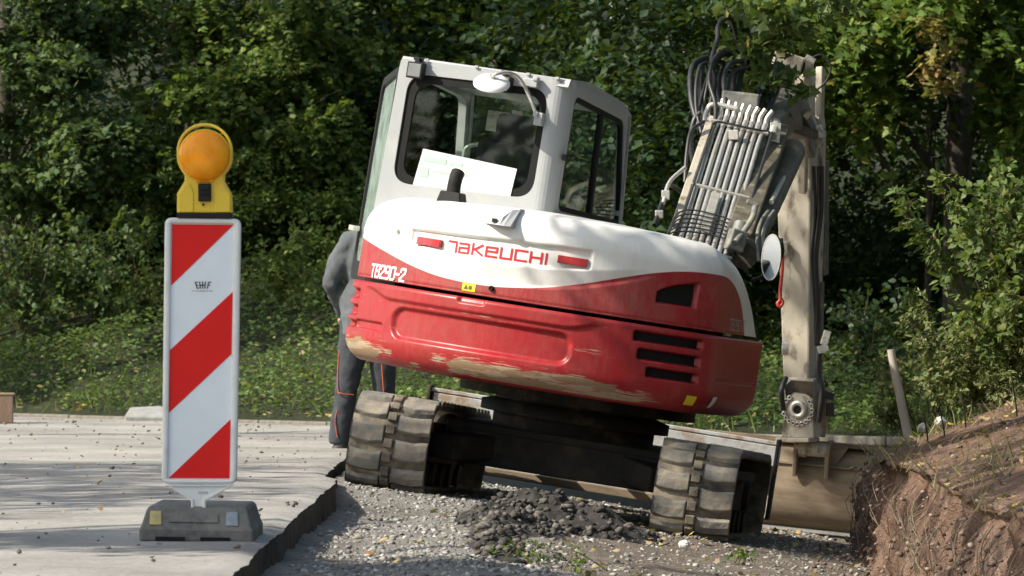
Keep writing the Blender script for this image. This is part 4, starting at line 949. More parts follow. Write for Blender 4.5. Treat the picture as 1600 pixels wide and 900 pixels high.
for x0, x1, z0, z1 in ((-.86, -.72, 1.89, 1.92), (-.70, -.62, 1.89, 1.91), (-.88, -.82, 1.80, 1.86), (-.80, -.58, 1.835, 1.85)): b.box(((x0+x1)/2, yr+.0045, (z0+z1)/2), (x1-x0, .003, z1-z0))
b.build('print', M['sheet_green'], sh, up)
# lamps, brackets
for x, z in ((-.972, 2.402), (-.425, 2.395)):
    b = MB(); b.box((x, yr-.045, z), (.096, .06, .094)); b.box((x, yr-.03, z+.062), (.03, .05, .03)); b.cyl((x-.03, yr-.03, z+.07), (x+.03, yr-.03, z+.07), .01, 8)
    wlm = b.build('work_light', M['dark_plastic'], CAB, up, bev=.01); b = MB(); b.box((x, yr-.076, z), (.078, .006, .076)); b.build('light_lens', M['interior'], wlm, up, bev=.004)
b = MB(); b.box((-.265, yr-.03, 2.425), (.085, .04, .05)); b.box((-.235, yr-.035, 2.45), (.03, .05, .025)); b.build('bracket', M['cab_grey'], CAB, up, bev=.006); b = MB(); b.box((-.185, yr-.025, 2.225), (.05, .05, .075)); b.box((-.20, yr-.05, 2.25), (.03, .03, .03)); b.build('bracket', M['cab_grey'], CAB, up, bev=.006)
mc = np.array([-.445, yr-.19, 2.385]); ax = unit(np.array([.10, -.50, .86]))
b = MB(); b.lathe([(0, .035), (.05, .032), (.09, .018), (.106, 0), (.106, -.006), (0, -.008)], mc, ax, 36); MR = b.build('round_mirror', M['decal_white'], CAB, up)
b = MB(); b.curve([mc+ax*.03, mc+ax*.06+(.02, 0, 0), mc+(.08, .03, .075), mc+(.13, .10, .05), (-.26, yr-.05, 2.35), (-.19, yr-.045, 2.23)], .0105, 8); b.cyl(mc+ax*.02, mc+ax*.055, .018, 10); b.curve([mc+(.08, .03, .075), (-.33, yr-.04, 2.43), (-.27, yr-.03, 2.43)], .011, 8); b.build('mirror_arm', M['fitting'], MR, up)
b = MB(); b.cyl((xr+.002, -.80, 2.03), (xr+.03, -.80, 2.03), .018, 12); b.cyl((xr+.03, -.80, 2.03), (xr+.045, -.80, 2.03), .011, 10); b.build('latch', M['dark_plastic'], CAB, up)
# cable clips on the roof
for x in (-.93, -.62, -.3, -.12):
    b = MB(); b.box((x, yr-.004, 2.474), (.02, .02, .014)); b.build('roof_clip', M['cab_grey'], CAB, up)
# open door on the left, hinged at the rear pillar
dq = unit(np.array([-.455, .89, 0])); do = np.array([xl-.02, -.80, 0])
b = MB(); b.ring(rquad([(0, 1.15), (1.02, 1.15), (.86, 2.36), (0, 2.42)], .10, 8), rquad([(.05, 1.26), (.97, 1.26), (.825, 2.31), (.05, 2.37)], .08, 8), do, dq, (0, 0, 1), np.cross(dq, (0, 0, 1))*.035)
DOOR = b.build('cab_door', M['dark_plastic'], EX, up, bev=.006)
new_mesh('door_glass', up(np.array([do+dq*p[0]+np.array([0, 0, p[1]])+np.cross(dq, (0, 0, 1))*.018 for p in rquad([(.045, 1.255), (.975, 1.255), (.83, 2.315), (.045, 2.375)], .08, 8)])), [tuple(range(36))], M['glass_door'], DOOR)
b = MB(); b.box(do+dq*.9+(-.02, -.03, 1.45), (.03, .10, .03)); b.build('handle', M['fitting'], DOOR, up)

# ---- right hand mirror
mp = P(1205, 402, 30.05); b = MB(); el = [(.060*cos(2*pi*k/40), .152*sin(2*pi*k/40)*(1-.10*abs(sin(2*pi*k/40)))) for k in range(40)]
ux = unit(np.array([.9, -.38, -.03])); uy = unit(np.array([.07, -.10, 1])); nn = np.cross(ux, uy)
b.prism([(p[0]*1.0, p[1]) for p in el], mp-nn*.03, ux, uy, nn*.03); SM = b.build('side_mirror', M['dark_plastic'], EX, wl, bev=.008)
new_mesh('mirror_glass', wl(np.array([mp+ux*p[0]*.90+uy*p[1]*.94+nn*.002 for p in el])), [tuple(range(40))], M['mirror'], SM)
b = MB(); b.ring(el, [(p[0]*.90, p[1]*.94) for p in el], mp, ux, uy, nn*.004); b.build('mirror_rim', M['fitting'], SM, wl)
b = MB(); b.curve([P(1176, 437, 30.3), P(1186, 434, 30.25), P(1200, 425, 30.15)], .011, 8); b.curve([P(1200, 430, 30.1), P(1222, 400, 30.12), P(1221, 372, 30.12)], .009, 8); b.cyl(P(1218, 385, 30.1), P(1224, 385, 30.1), .03, 10); b.build('mirror_arm', M['dark_plastic'], SM, wl)

# ---- boom with its steel pipes
B0, B1 = P(1084, 440, 31.0), P(1158, 196, 32.75); bd = unit(B1-B0); upv = np.array([.24, -.1, 1]); bx = unit(np.cross(bd, upv)); bn = np.cross(bx, bd)
def bm(t, u, n): return B0+(B1-B0)*t+bx*u+bn*n
b = MB(); b.beam(bm(-.05, .03, -.17), bm(1.02, .03, -.13), .33, .34, bn, .30, .28); b.beam(bm(1.0, .03, -.13), P(1225, 165, 34.2), .30, .30, bn, .24, .26); b.beam(P(1222, 160, 34.15), P(1252, 225, 34.65), .24, .28, (0, 0, 1), .22, .22)
b.box(bm(1.06, -.04, .07), (.24, .10, .17), rz(-.1)@ry(.12)); b.beam(bm(.0, -.19, -.03), bm(.97, -.18, -.03), .05, .09, bn)
BOOM = b.build('boom', M['boom'], EX, wl, bev=.012)
b = MB(); b.beam(bm(.0, -.215, .03), bm(.97, -.195, .03), .045, .05, bn); b.build('boom_edge', M['arm'], BOOM, wl, bev=.006)
for k in range(8):
    u = -.15+.0415*k; b = MB(); e = .94+.03*((k*3) % 4)/4
    b.tube([bm(-.04, u, .055), bm(.02, u, .06), bm(e-.1, u, .06), bm(e, u+.006, .062)], .0148, 10); b.cyl(bm(e, u+.006, .062), bm(e+.03, u+.008, .068), .019, 6); b.cyl(bm(.10, u, .06), bm(.115, u, .06), .018, 6); b.build('hydraulic_pipe', M['chrome'], BOOM, wl)
b = MB()
for t in (.12, .50, .92): b.beam(bm(t, -.19, .075), bm(t, .185, .075), .022, .02, bn)
b.box(bm(.84, -.02, .10), (.06, .05, .06), rz(-.2)); b.beam(bm(.22, -.02, .10), bm(.46, -.02, .10), .055, .015, bn)
for k in range(7): b.cyl(bm(.02+.015*(k % 2), -.15+.045*k, .07), bm(.06, -.15+.045*k, .10), .02, 6)
b.beam(bm(.05, -.19, .10), bm(.05, .16, .10), .06, .05, bn)
for k in range(8): b.curve([bm(.97, -.14+.042*k, .065), bm(1.0, -.145+.042*k, .09), bm(1.02, -.15+.046*k, .13)], .016, 7, 4)
b.curve([bm(.93, -.22, .02), bm(.98, -.23, .06), bm(1.0, -.20, .10), bm(1.0, -.05, .11)], .018, 8)
b.box(bm(.98, .22, .02), (.07, .06, .14), ry(.1)); b.cyl(bm(.94, .21, .05), bm(1.02, .21, .06), .03, 8)
b.build('pipe_clamp', M['fitting'], BOOM, wl, bev=.003)
b = MB()
for k in range(6): b.curve([bm(.10, -.24, .06), bm(.16+.025*k, -.20, .11), bm(.19+.025*k, 0, .118), bm(.18+.022*k, .17, .11), bm(.12+.02*k, .20, .06)], .0055, 5, 5)
b.curve([bm(.98, .20, .04), bm(.88, .205, .08), bm(.6, .20, .07), bm(.3, .20, .08), bm(.12, .19, .07), bm(.02, .17, .05)], .011, 6); b.curve([bm(.88, -.17, .09), bm(.9, -.13, .10), bm(.905, .05, .10), bm(.93, .19, .08)], .008, 6); b.curve([bm(.9, -.15, .09), bm(.7, -.165, .085), bm(.3, -.175, .085), bm(.1, -.21, .07)], .008, 6)
b.curve([P(1065, 300, 31.9), P(1045, 290, 31.8), P(1033, 320, 31.5), P(1022, 352, 31.3)], .014, 6); b.build('cable', M['hose'], BOOM, wl)
b = MB(); b.box(P(1040, 305, 31.6), (.05, .06, .06)); b.box(P(1030, 335, 31.4), (.05, .06, .05)); b.curve([P(1070, 262, 32), P(1046, 285, 31.8), P(1036, 318, 31.5)], .014, 6); b.build('valve', M['fitting'], BOOM, wl, bev=.005)
# hoses from the pipes over to the stick
hz = [([(1086, 268), (1079, 225), (1084, 190), (1094, 176)], 32.55, 32.6, .017), ([(1094, 205), (1081, 160), (1079, 118), (1088, 97), (1112, 92), (1150, 110)], 32.6, 33.4, .019), ([(1102, 205), (1096, 160), (1094, 120), (1100, 96), (1125, 82), (1170, 100)], 32.65, 33.5, .019),
 ([(1110, 205), (1110, 165), (1117, 130), (1112, 95), (1121, 62), (1122, 42), (1131, 30), (1143, 32), (1152, 60)], 32.7, 33.5, .016), ([(1120, 208), (1122, 178), (1112, 140), (1116, 102), (1135, 85), (1175, 110)], 32.7, 33.5, .018), ([(1127, 206), (1140, 178), (1124, 150), (1128, 112), (1150, 95), (1190, 120)], 32.7, 33.6, .018),
 ([(1146, 206), (1148, 170), (1146, 120), (1160, 90), (1200, 100)], 32.75, 33.6, .021), ([(1153, 208), (1156, 175), (1155, 130), (1168, 100), (1205, 105)], 32.75, 33.6, .019),
 ([(1160, 196), (1178, 158), (1196, 122), (1215, 100)], 32.9, 34.0, .022), ([(1174, 196), (1190, 160), (1204, 126), (1222, 104)], 32.9, 34.0, .024), ([(1187, 192), (1202, 160), (1216, 125), (1230, 105)], 32.95, 34.1, .020), ([(1196, 196), (1194, 225), (1200, 255), (1212, 262)], 33.1, 33.5, .016),
 ([(1215, 185), (1222, 215), (1218, 240), (1205, 258)], 33.4, 33.6, .02), ([(1106, 196), (1100, 165), (1106, 125), (1103, 100)], 32.7, 33.0, .010), ([(1092, 210), (1091, 175), (1099, 140), (1108, 110)], 32.6, 33.0, .008)]
hz += [([(1096, 208), (1088, 170), (1088, 130), (1094, 104), (1104, 98)], 32.5, 33.0, .012), ([(1116, 207), (1118, 165), (1108, 125), (1116, 92), (1130, 80)], 32.55, 33.1, .014), ([(1133, 207), (1134, 165), (1131, 125), (1140, 100), (1160, 95)], 32.6, 33.2, .016),
 ([(1140, 208), (1143, 178), (1138, 140), (1146, 112), (1170, 104)], 32.6, 33.2, .013), ([(1165, 205), (1180, 178), (1186, 145), (1200, 118)], 32.8, 33.5, .013), ([(1180, 205), (1196, 180), (1212, 150), (1220, 128)], 32.8, 33.6, .015), ([(1070, 285), (1073, 240), (1080, 205), (1100, 190)], 32.2, 32.5, .012), ([(1205, 200), (1214, 230), (1206, 265), (1196, 290)], 32.9, 32.9, .013), ([(1190, 205), (1185, 235), (1196, 268), (1190, 300)], 32.7, 32.6, .015)]
for pts, y0, y1, r in hz:
    b = MB(); n = len(pts); b.curve([P(p[0], p[1], y0+(y1-y0)*i/(n-1)) for i, p in enumerate(pts)], r, 8); b.build('hydraulic_hose', M['hose'], BOOM, wl)
# cylinders beside the boom
b = MB(); b.tube([P(1162, 400, 31.3), P(1238, 236, 33.2)], .085, 18); b.beam(P(1150, 385, 31.4), P(1210, 215, 33.0), .16, .22, bn); BC = b.build('boom_cylinder', M['arm_dark'], BOOM, wl, bev=.01)  # the beam is coloured dark for the shaded side of the boom
b = MB(); b.tube([P(1205, 316, 31.9), P(1247, 232, 33.3)], .016, 8); b.tube([P(1180, 336, 31.8), P(1228, 238, 33.2)], .012, 8); b.build('cylinder_pipe', M['fitting'], BC, wl)
b = MB(); b.box(P(1150, 376, 31.2), (.10, .10, .13), rz(.3)@ry(.3)); b.cyl(P(1158, 350, 31.3), P(1146, 392, 31.2), .045, 10); b.curve([P(1148, 380, 31.1), P(1162, 362, 31.2), P(1176, 340, 31.3), P(1180, 322, 31.5)], .02, 8); b.box(P(1176, 318, 31.5), (.08, .06, .03), ry(.4)); b.build('cylinder_mount', M['boom'], BOOM, wl, bev=.01)
b = MB()
for dx in (0, 9): b.curve([P(1185+dx, 408, 31.2), P(1183+dx, 370, 31.3), P(1190+dx, 345, 31.5), P(1200+dx, 330, 31.8)], .012, 6)
b.build('spiral_hose', M['boom'], BOOM, wl)
# ---- stick
fw = unit(np.array([.40, .90, .06])); S0, S1 = P(1251, 205, 34.75), P(1253, 612, 35.0)
b = MB(); b.beam(S0, S1, .265, .30, fw, .185, .22); b.beam(P(1248, 118, 34.7), S0, .20, .26, fw, .265, .30)
STK = b.build('dipper_arm', M['arm'], EX, wl, bev=.014)
b = MB(); b.beam(P(1212, 118, 34.1), P(1272, 208, 34.3), .05, .10, fw); b.beam(P(1203, 140, 34.1), P(1245, 200, 34.25), .045, .08, fw); b.box(P(1254, 205, 34.25), (.20, .12, .07), ry(.35)); b.build('link_arm', M['arm_dark'], STK, wl, bev=.01)
b = MB(); b.beam(P(1266, 92, 34.45), P(1258, 180, 34.4), .045, .06, fw); b.beam(P(1282, 105, 34.6), P(1280, 210, 34.5), .05, .06, fw); b.beam(P(1238, 110, 34.4), P(1238, 150, 34.4), .03, .04, fw); b.box(P(1230, 100, 34.35), (.20, .14, .14), ry(.3)); b.beam(P(1256, 205, 34.3), P(1254, 300, 34.6), .06, .05, fw); b.beam(P(1265, 180, 34.4), P(1283, 230, 34.4), .05, .05, fw); b.build('bucket_link', M['arm'], STK, wl, bev=.01)
for p_, q_, r_ in (((1256, 183, 34.2), (1267, 172, 34.2), .03), ((1276, 196, 34.3), (1282, 215, 34.3), .03), ((1258, 90, 34.3), (1272, 98, 34.3), .028), ((1222, 545, 34.75), (1232, 545, 34.75), .045)):
    b = MB(); b.cyl(P(*p_), P(*q_), r_, 12); b.build('pin', M['fitting'], STK, wl, bev=.004)
b = MB(); b.box(P(1290, 528, 34.75), (.05, .06, .10), ry(.3)); b.box(P(1286, 545, 34.75), (.07, .06, .05), ry(-.3)); b.build('hose_bracket', M['fitting'], STK, wl, bev=.004)
b = MB(); b.curve([P(1268, 90, 34.3), P(1285, 86, 34.3), P(1298, 104, 34.3), P(1290, 128, 34.3), P(1270, 145, 34.3)], .008, 6)
for dx in (0, 8, 14): b.curve([P(1271+dx, 260, 34.5), P(1273+dx*.8, 330, 34.6), P(1268+dx*.6, 400, 34.65), P(1272+dx*.5, 470, 34.7), P(1274, 540, 34.75)], .014-.003*(dx > 9), 7)
b.curve([P(1214, 150, 34.1), P(1205, 190, 34.1), P(1212, 225, 34.15), P(1226, 240, 34.3)], .016, 7); b.build('hose', M['hose'], STK, wl)
b = MB(); b.beam(P(1283, 250, 34.95), P(1282, 430, 35.0), .09, .10, fw); b.beam(P(1281, 440, 34.95), P(1277, 600, 35.0), .05, .07, fw); b.build('bucket_cylinder', M['arm_dark'], STK, wl, bev=.01)
# tilt head under the stick
TH = MB(); pl_ = [(1225, 600), (1232, 590), (1272, 592), (1270, 640), (1272, 684), (1220, 684), (1226, 640)]
o = P(1247, 640, 34.82); k = 34.82/F
TH.prism([((p[0]-1247)*k, -(p[1]-640)*k) for p in pl_], o, (.97, -.22, -.02), (0, 0, 1), fw*.20); TH.box(P(1246, 687, 34.9), (.235, .26, .03), rz(-.35)); TILT = TH.build('tilt_head', M['arm'], EX, wl, bev=.006)
b = MB()
b.prism([((p[0]-1247)*k, -(p[1]-640)*k) for p in [(1226, 604), (1236, 594), (1271, 596), (1270, 622), (1258, 614), (1240, 612), (1228, 624)]], o-fw*.006, (.97, -.22, -.02), (0, 0, 1), fw*.008); b.build('grease_patch', M['steel_dark'], TILT, wl)
b = MB(); hx = np.array([.97, -.22, -.02]); hzv = np.array([0, 0, 1.])
b.lathe([(.062, 0), (.062, .012), (.03, .014), (.03, .004)], o-fw*.001, -fw, 24)
for q in range(16):
    a = radians(-235+q*18); c = o+hx*.098*cos(a)+hzv*.098*sin(a); b.lathe([(.016, 0), (.016, .01), (.009, .012), (.008, .002)], c-fw*.001, -fw, 12)
b.build('bolt_ring', M['fitting'], TILT, wl)
b = MB(); b.lathe([(.029, .006), (0, .006)], o-fw*.001, -fw, 20)
for q in range(16):
    a = radians(-235+q*18); c = o+hx*.098*cos(a)+hzv*.098*sin(a); b.lathe([(.0082, .0055), (0, .0055)], c-fw*.001, -fw, 10)
b.build('bolt_hole', M['rubber_seal'], TILT, wl)
b = MB(); b.beam(P(1286, 605, 35.0), P(1276, 682, 35.0), .09, .12, fw); b.build('tilt_link', mat('ochre worn paint', (.36, .27, .13), .6, var=.3, dirt=(.08, .06, .04)), TILT, wl, bev=.01)
b = MB(); b.curve([P(1280, 540, 34.8), P(1278, 580, 34.8), P(1284, 610, 34.8), P(1278, 660, 34.8)], .02, 7); b.box(P(1294, 618, 34.9), (.08, .1, .05), ry(.3)); b.box(P(1297, 640, 34.9), (.05, .1, .09)); b.curve([P(1228, 590, 34.75), P(1221, 612, 34.7), P(1224, 640, 34.75)], .02, 7); b.build('tilt_hose', M['hose'], TILT, wl)
# ---- wide ditching bucket
bp = [(.16, .60), (.10, .585), (.02, .53), (-.03, .44), (-.055, .33), (-.055, .22), (-.03, .12), (.03, .04), (.10, .0)]
o = P(1252, 828, 35.05); bux = unit(np.array([.975, -.20, -.095])); buf = unit(np.array([.20, .97, 0])); buz = np.array([.09, 0, .99]); W0, W1 = -.72, .86
b = MB(); n = len(bp); V = [o+bux*w+buf*(y+t)+buz*z for w in (W0, W1) for t in (0, .03) for y, z in bp]
b.add(V, [(i+1, i, 2*n+i, 2*n+i+1) for i in range(n-1)]+[(n+i, n+i+1, 3*n+i+1, 3*n+i) for i in range(n-1)]+[(0, n, 3*n, 2*n)], True)
for w in (W0, W1-.02): b.prism([(y+.01, z) for y, z in bp]+[(.45, .10), (.40, .55)], o+bux*w, buf, buz, bux*.02)
b.beam(o+bux*W0+buf*-.035+buz*.45, o+bux*W1+buf*-.035+buz*.45, .012, .03, buf); b.beam(o+bux*W0+buf*.10+buz*.60, o+bux*W1+buf*.10+buz*.60, .14, .03, buz)
BK = b.build('bucket', M['bucket'], EX, wl)
b = MB(); b.beam(o+bux*W0+buf*.10+buz*-.005, o+bux*W1+buf*.10+buz*-.005, .10, .025, buz); b.build('cutting_edge', M['worn_edge'], BK, wl, bev=.003)
for w in (-.085, .135):
    b = MB(); b.prism([(-.10, .36), (-.14, .50), (-.13, .60), (-.07, .63), (.02, .63), (.10, .58), (-.04, .40)], o+bux*w, buf, buz, bux*.03); b.build('ear', M['bucket'], BK, wl, bev=.008)
b = MB(); b.cyl(o+bux*-.075+buf*-.085+buz*.56, o+bux*.14+buf*-.085+buz*.56, .05, 18); b.cyl(o+bux*-.05+buf*-.085+buz*.56, o+bux*.0+buf*-.085+buz*.56, .06, 18); b.build('bucket_pin', M['arm'], BK, wl)
b = MB(); b.prism([(0, .62), (.0, .40), (.12, .60)], o+bux*.16+buf*-.02, bux*.0+bux, buz, buf*.02); b.build('gusset', M['bucket'], BK, wl, bev=.004)
# red safety hook hanging from the stick
b = MB(); b.curve([P(1223, 395, 34.7), P(1222, 425, 34.7), P(1219, 455, 34.7)], .012, 7); b.curve([P(1219, 452, 34.7), P(1219, 468, 34.7), P(1215, 474, 34.7), P(1219, 479, 34.7), P(1223, 473, 34.7), P(1221, 467, 34.7)], .012, 7); b.build('lifting_hook', M['hook_red'], STK, wl)
b = MB(); b.box(P(1224, 385, 34.72), (.05, .05, .07)); b.cyl(P(1220, 392, 34.7), P(1226, 398, 34.7), .03, 10); b.build('hook_mount', M['fitting'], STK, wl, bev=.005)
# ================================================================== TRAFFIC BEACON with lamp
YB = 20.15; kb_ = YB/F
BO = P(308, 846, YB); BO[2] = 0
BC_ = thing('traffic_beacon', 'red and white striped beacon board with an orange lamp on a grey foot', 'traffic beacon', BO)
def q(px, py, dy=0.): return P(px, py, YB)+np.array([0, dy, 0])-BO
def q2(p): v = q(*p); return (v[0], v[2])
X_, Z_, YV = np.array([1., 0, 0]), np.array([0, 0, 1.]), np.array([0, 1., 0])
o0 = np.array([0, 0, 0.])
def pxring(name, outer, inner, y0, dep, m, parent, bev=.008):
    b = MB(); b.ring([q2(p) for p in outer], [q2(p) for p in inner], (0, y0, 0), X_, Z_, (0, dep, 0)); return b.build(name, m, parent, bev=bev)
fo = rquad([(253, 756), (370, 756), (377, 342), (258, 340)], 12, 5); fi = rquad([(262.5, 748), (360, 749), (366, 350), (268, 348.5)], 3, 5)
fr = pxring('frame', fo, fi, -.022, .045, M['beacon_white'], BC_, .009)
b = MB(); b.prism([q2(p) for p in fi], (0, -.006, 0), X_, Z_, (0, .02, 0)); panel = b.build('panel', M['beacon_film'], BC_)
def stripe(poly):
    b = MB(); b.prism([q2(p) for p in poly], (0, -.0085, 0), X_, Z_, (0, .0028, 0)); return b.build('red_stripe', M['beacon_red'], panel)
def edge(px0, px1, t): return None
stripe([(269.2, 350.5), (365, 351.5), (267.8, 446)]); stripe([(363.6, 456), (361.8, 553), (264, 645), (265.8, 547)]); stripe([(360.3, 655), (358.8, 747.5), (263.5, 747)])
# maker's mark: letters fanned like a small crown, and an illegible line of print
b = MB()
def flat(pts, w=.0042, y=-.0078):
    p = [np.array(q(*a)) for a in pts]
    for a, c in zip(p[:-1], p[1:]): b.beam((a[0], y, a[2]), (c[0], y, c[2]), .0012, w, Z_ if abs(c[0]-a[0]) > abs(c[2]-a[2]) else X_)
def vb(x0, y0, x1, y1, w=.0055):
    a, c = q(x0, y0), q(x1, y1); b.add([(a[0]-w/2, -.0078, a[2]), (a[0]+w/2, -.0078, a[2]), (c[0]+w/2, -.0078, c[2]), (c[0]-w/2, -.0078, c[2])], [(0, 1, 2, 3)])
vb(308.3, 451, 305.5, 441, .0045); vb(313, 451, 312.2, 440, .0045); vb(316.7, 451, 316.7, 440, .0045); vb(320.2, 451, 321, 440, .0045); vb(324, 451, 326, 441, .0045)
for s_ in ([(304.5, 441), (310, 441)], [(306.8, 445.6), (310.4, 445.6)], [(308, 450.2), (311, 450.2)], [(313, 445.6), (320.5, 445.6)], [(326, 441), (330, 441)], [(325, 445.6), (328.5, 445.6)]): flat(s_, .0036)
x_ = 300.5
while x_ < 332:
    w_ = .5+1.0*random.random(); flat([(x_, 454.6), (x_+w_, 454.6)], .0026); x_ += w_+.7+(1.2 if random.random() < .12 else 0)
b.build('printed_mark', M['ink'], panel)
b = MB(); t_ = 0
while t_ < 1:       # faint lines of print along the stripe edges
    for x0, y0, x1, y1 in ((297, 518.5, 332, 485.5), (294, 720, 330, 685)):
        if random.random() < .75: px_, py_ = x0+(x1-x0)*t_, y0+(y1-y0)*t_; vb(px_, py_, px_+1.2, py_-2.2, .0022)
    t_ += .045
for k in range(9): vb(309+1.7*k, 352.2, 309.3+1.7*k, 353.6, .0022)
b.build('fine_print', M['sticker_ink'] if False else M['decal_white'], panel)
# neck and foot
b = MB(); b.prism([q2(p) for p in [(262, 757), (363, 757), (319.5, 780), (319, 797), (301, 797), (301, 780)]], (0, -.012, 0), X_, Z_, (0, .026, 0))
nk = b.build('neck', M['beacon_white'], BC_, bev=.004)
b = MB(); b.ring([q2(p) for p in [(260, 757), (366, 757), (322, 783), (322, 797), (299, 797), (299, 783)]], [q2(p) for p in [(270, 760), (355, 760), (317, 780), (317, 797), (303, 797), (303, 780)]], (0, -.02, 0), X_, Z_, (0, .04, 0)); b.build('rib', M['beacon_white'], nk, bev=.004)
b = MB()
for k in range(6): vb(311+2.6*k, 768, 311.4+2.6*k, 772, .003)
b.V = [(v[0], -.0128, v[2]) for v in b.V]; b.build('embossed_print', M['refl_blue'], nk)
b = MB(); w0, d0 = .222, .40
secs = [(.0, w0, d0), (.045, w0, d0), (.062, w0-.008, d0-.01), (.122, w0-.026, d0-.05), (.136, w0-.036, d0-.065)]
V = [(sx*w, sy*d, z) for z, w, d in secs for sx, sy in ((-1, -1), (1, -1), (1, 1), (-1, 1))]
Fq = [(i*4+j, i*4+(j+1) % 4, (i+1)*4+(j+1) % 4, (i+1)*4+j) for i in range(4) for j in range(4)]+[(3, 2, 1, 0), (16, 17, 18, 19)]
b.add(V, Fq)
foot = b.build('foot', M['foot'], BC_, bev=.008); foot.rotation_euler = (0, radians(.9), 0); foot.location = (0, .32, .0)
ang = math.atan2(.04, .062); fn = np.array([0, -cos(ang), sin(ang)]); fu = np.array([0, sin(ang), cos(ang)])
def onfoot(name, x0, x1, h0, h1, m, th=.004):
    b = MB(); oo = np.array([0, -d0+.01, .062]); b.prism([(x0, h0), (x1, h0), (x1-.004, h1), (x0-.0, h1)], oo+fn*.001, X_, fu, fn*th); return b.build(name, m, foot, bev=.0015)
onfoot('reflector', -.182, -.135, .000, .062, M['refl_yellow']); onfoot('reflector', .115, .163, .000, .062, M['refl_blue'])
onfoot('raised_panel', -.105, .085, .012, .052, M['foot'], .005)
for x_ in (-.10, .075):
    b = MB(); b.box((x_, -d0-.001, .009), (.115, .01, .018)); b.build('foot_slot', M['rubber_seal'], foot)
# lamp
def arc(cx, cy, r, a0, a1, n): return [(cx+r*cos(radians(a0+(a1-a0)*k/n)), cy-r*sin(radians(a0+(a1-a0)*k/n))) for k in range(n+1)]
body = [(277, 333), (277, 303), (289, 283), (289, 274)]+arc(320, 243.5, 41.5, 225, -45, 40)[1:-1]+[(351, 274), (351, 283), (362, 303), (363, 333)]
b = MB(); b.prism([q2(p) for p in body][::-1], (0, -.022, 0), X_, Z_, (0, .075, 0)); lamp = b.build('lamp', M['lamp_yellow'], BC_, bev=.006)
for pp in ([(280, 332), (280, 304), (291, 287), (297, 287), (303, 300), (303, 332)], [(337, 332), (337, 300), (344, 287), (349, 287), (360, 304), (360, 332)]):
    b = MB(); b.prism([q2(p) for p in pp][::-1], (0, -.026, 0), X_, Z_, (0, .01, 0)); b.build('side_cover', M['lamp_yellow'], lamp, bev=.003)
b = MB(); b.ring([q2(p) for p in arc(320, 236, 43.5, 0, 180, 30)+arc(320, 243, 43.5, 180, 360, 30)[1:-1]], [q2(p) for p in arc(320, 237, 39.8, 0, 180, 30)+arc(320, 243.5, 39.8, 180, 360, 30)[1:-1]], (0, -.02, 0), X_, Z_, (0, .06, 0))
for a in (128, 52): c0 = arc(320, 243, 38, a, a, 1)[0]; c1 = arc(320, 238, 43, a+(4 if a > 90 else -4), 0, 1)[0]; b.beam((*q(*c0)[:1], .01, q(*c0)[2]), (*q(*c1)[:1], .01, q(*c1)[2]), .05, .008, (0, 1, 0)) if False else b.tube([(q(*c0)[0], .01, q(*c0)[2]), (q(*c1)[0], .01, q(*c1)[2])], .006, 6)
b.build('handle', M['lamp_yellow'], lamp, bev=.003)
lc = q(320, 243.5)
for sgn, y0 in ((-1, -.018), (1, .05)):
    b = MB(); b.lathe([(.099, 0), (.099, .012), (.096, .022), (.088, .034), (.07, .046), (.045, .054), (.02, .058), (0, .059)], (lc[0], y0, lc[2]), (0, sgn, 0), 64); b.build('lens', M['lens'], lamp)
b = MB(); b.box(q(320, 281)+(0, -.024, 0), (.07, .02, .018)); b.build('lens_foot', M['lens'], lamp, bev=.003)
b = MB(); b.box(q(320.5, 301)+(0, -.028, 0), (.050, .02, .070)); b.box(q(320.5, 303)+(0, -.040, 0), (.040, .012, .008)); b.box(q(320.5, 294)+(0, -.038, 0), (.038, .008, .02)); b.build('switch', M['dark_plastic'], lamp, bev=.004)
b = MB(); b.box(q(320, 337)+(0, .005, 0), (.214, .07, .019)); b.build('lamp_base', M['dark_plastic'], lamp, bev=.003)
b = MB(); b.cyl(q(318, 320)+(0, -.023, 0), q(318, 320)+(0, -.027, 0), .005, 10); b.build('screw', M['steel_dark'], lamp)

# ================================================================== PERSON behind the machine
YP = 34.6; PB = P(568, 702, YP); PB[2] = 0
PE = thing('person', 'person in grey jacket and dark trousers with orange piping, standing behind the left track', 'person', PB)
def j(px, py, dy=0): return P(px, py, YP+dy)-PB
def blob(mb, c, r, n=14, R=None):
    c = np.array(c, float); V = []; Fc = []
    for i in range(n+1):
        th = pi*i/n
        for k in range(2*n): a = pi*k/n; v = np.array([r[0]*sin(th)*cos(a), r[1]*sin(th)*sin(a), r[2]*cos(th)]); V.append(c+(v if R is None else R@v))
    for i in range(n):
        for k in range(2*n): Fc.append((i*2*n+k, (i+1)*2*n+k, (i+1)*2*n+(k+1) % (2*n), i*2*n+(k+1) % (2*n)))
    mb.add(V, Fc, True)
def fused(mb, name, m, parent, vox, it=4):
    o = mb.build(name, m, parent); r = o.modifiers.new('fuse', 'REMESH'); r.mode = 'VOXEL'; r.voxel_size = vox; r.use_smooth_shade = True
    s = o.modifiers.new('soft', 'SMOOTH'); s.iterations = it; s.factor = .5; return o
hip, chest, neck, head = j(577, 492), j(580, 408, .02), j(592, 362, .10), j(601, 322, .17)
sL, sR = j(546, 380, .02), j(620, 384, .16); eL, eR = j(517, 442, .03), j(640, 440, .2); hL, hR = j(538, 492, .26), j(640, 480, .5)
kL, aL = j(541, 612, -.02), j(529, 692, .02); kR, aR = j(600, 612, .02), j(606, 698, .05); pL, pR = j(558, 500), j(597, 500)
Rz = rz(radians(-25))
b = MB(); blob(b, hip, (.165, .11, .13), R=Rz); blob(b, chest, (.17, .11, .24), R=Rz); b.tube([neck-(0, 0, .05), head], [.06, .055], 12); blob(b, head, (.077, .098, .118), R=Rz)
blob(b, head+Rz@np.array([0, .105, -.01]), (.014, .022, .025))
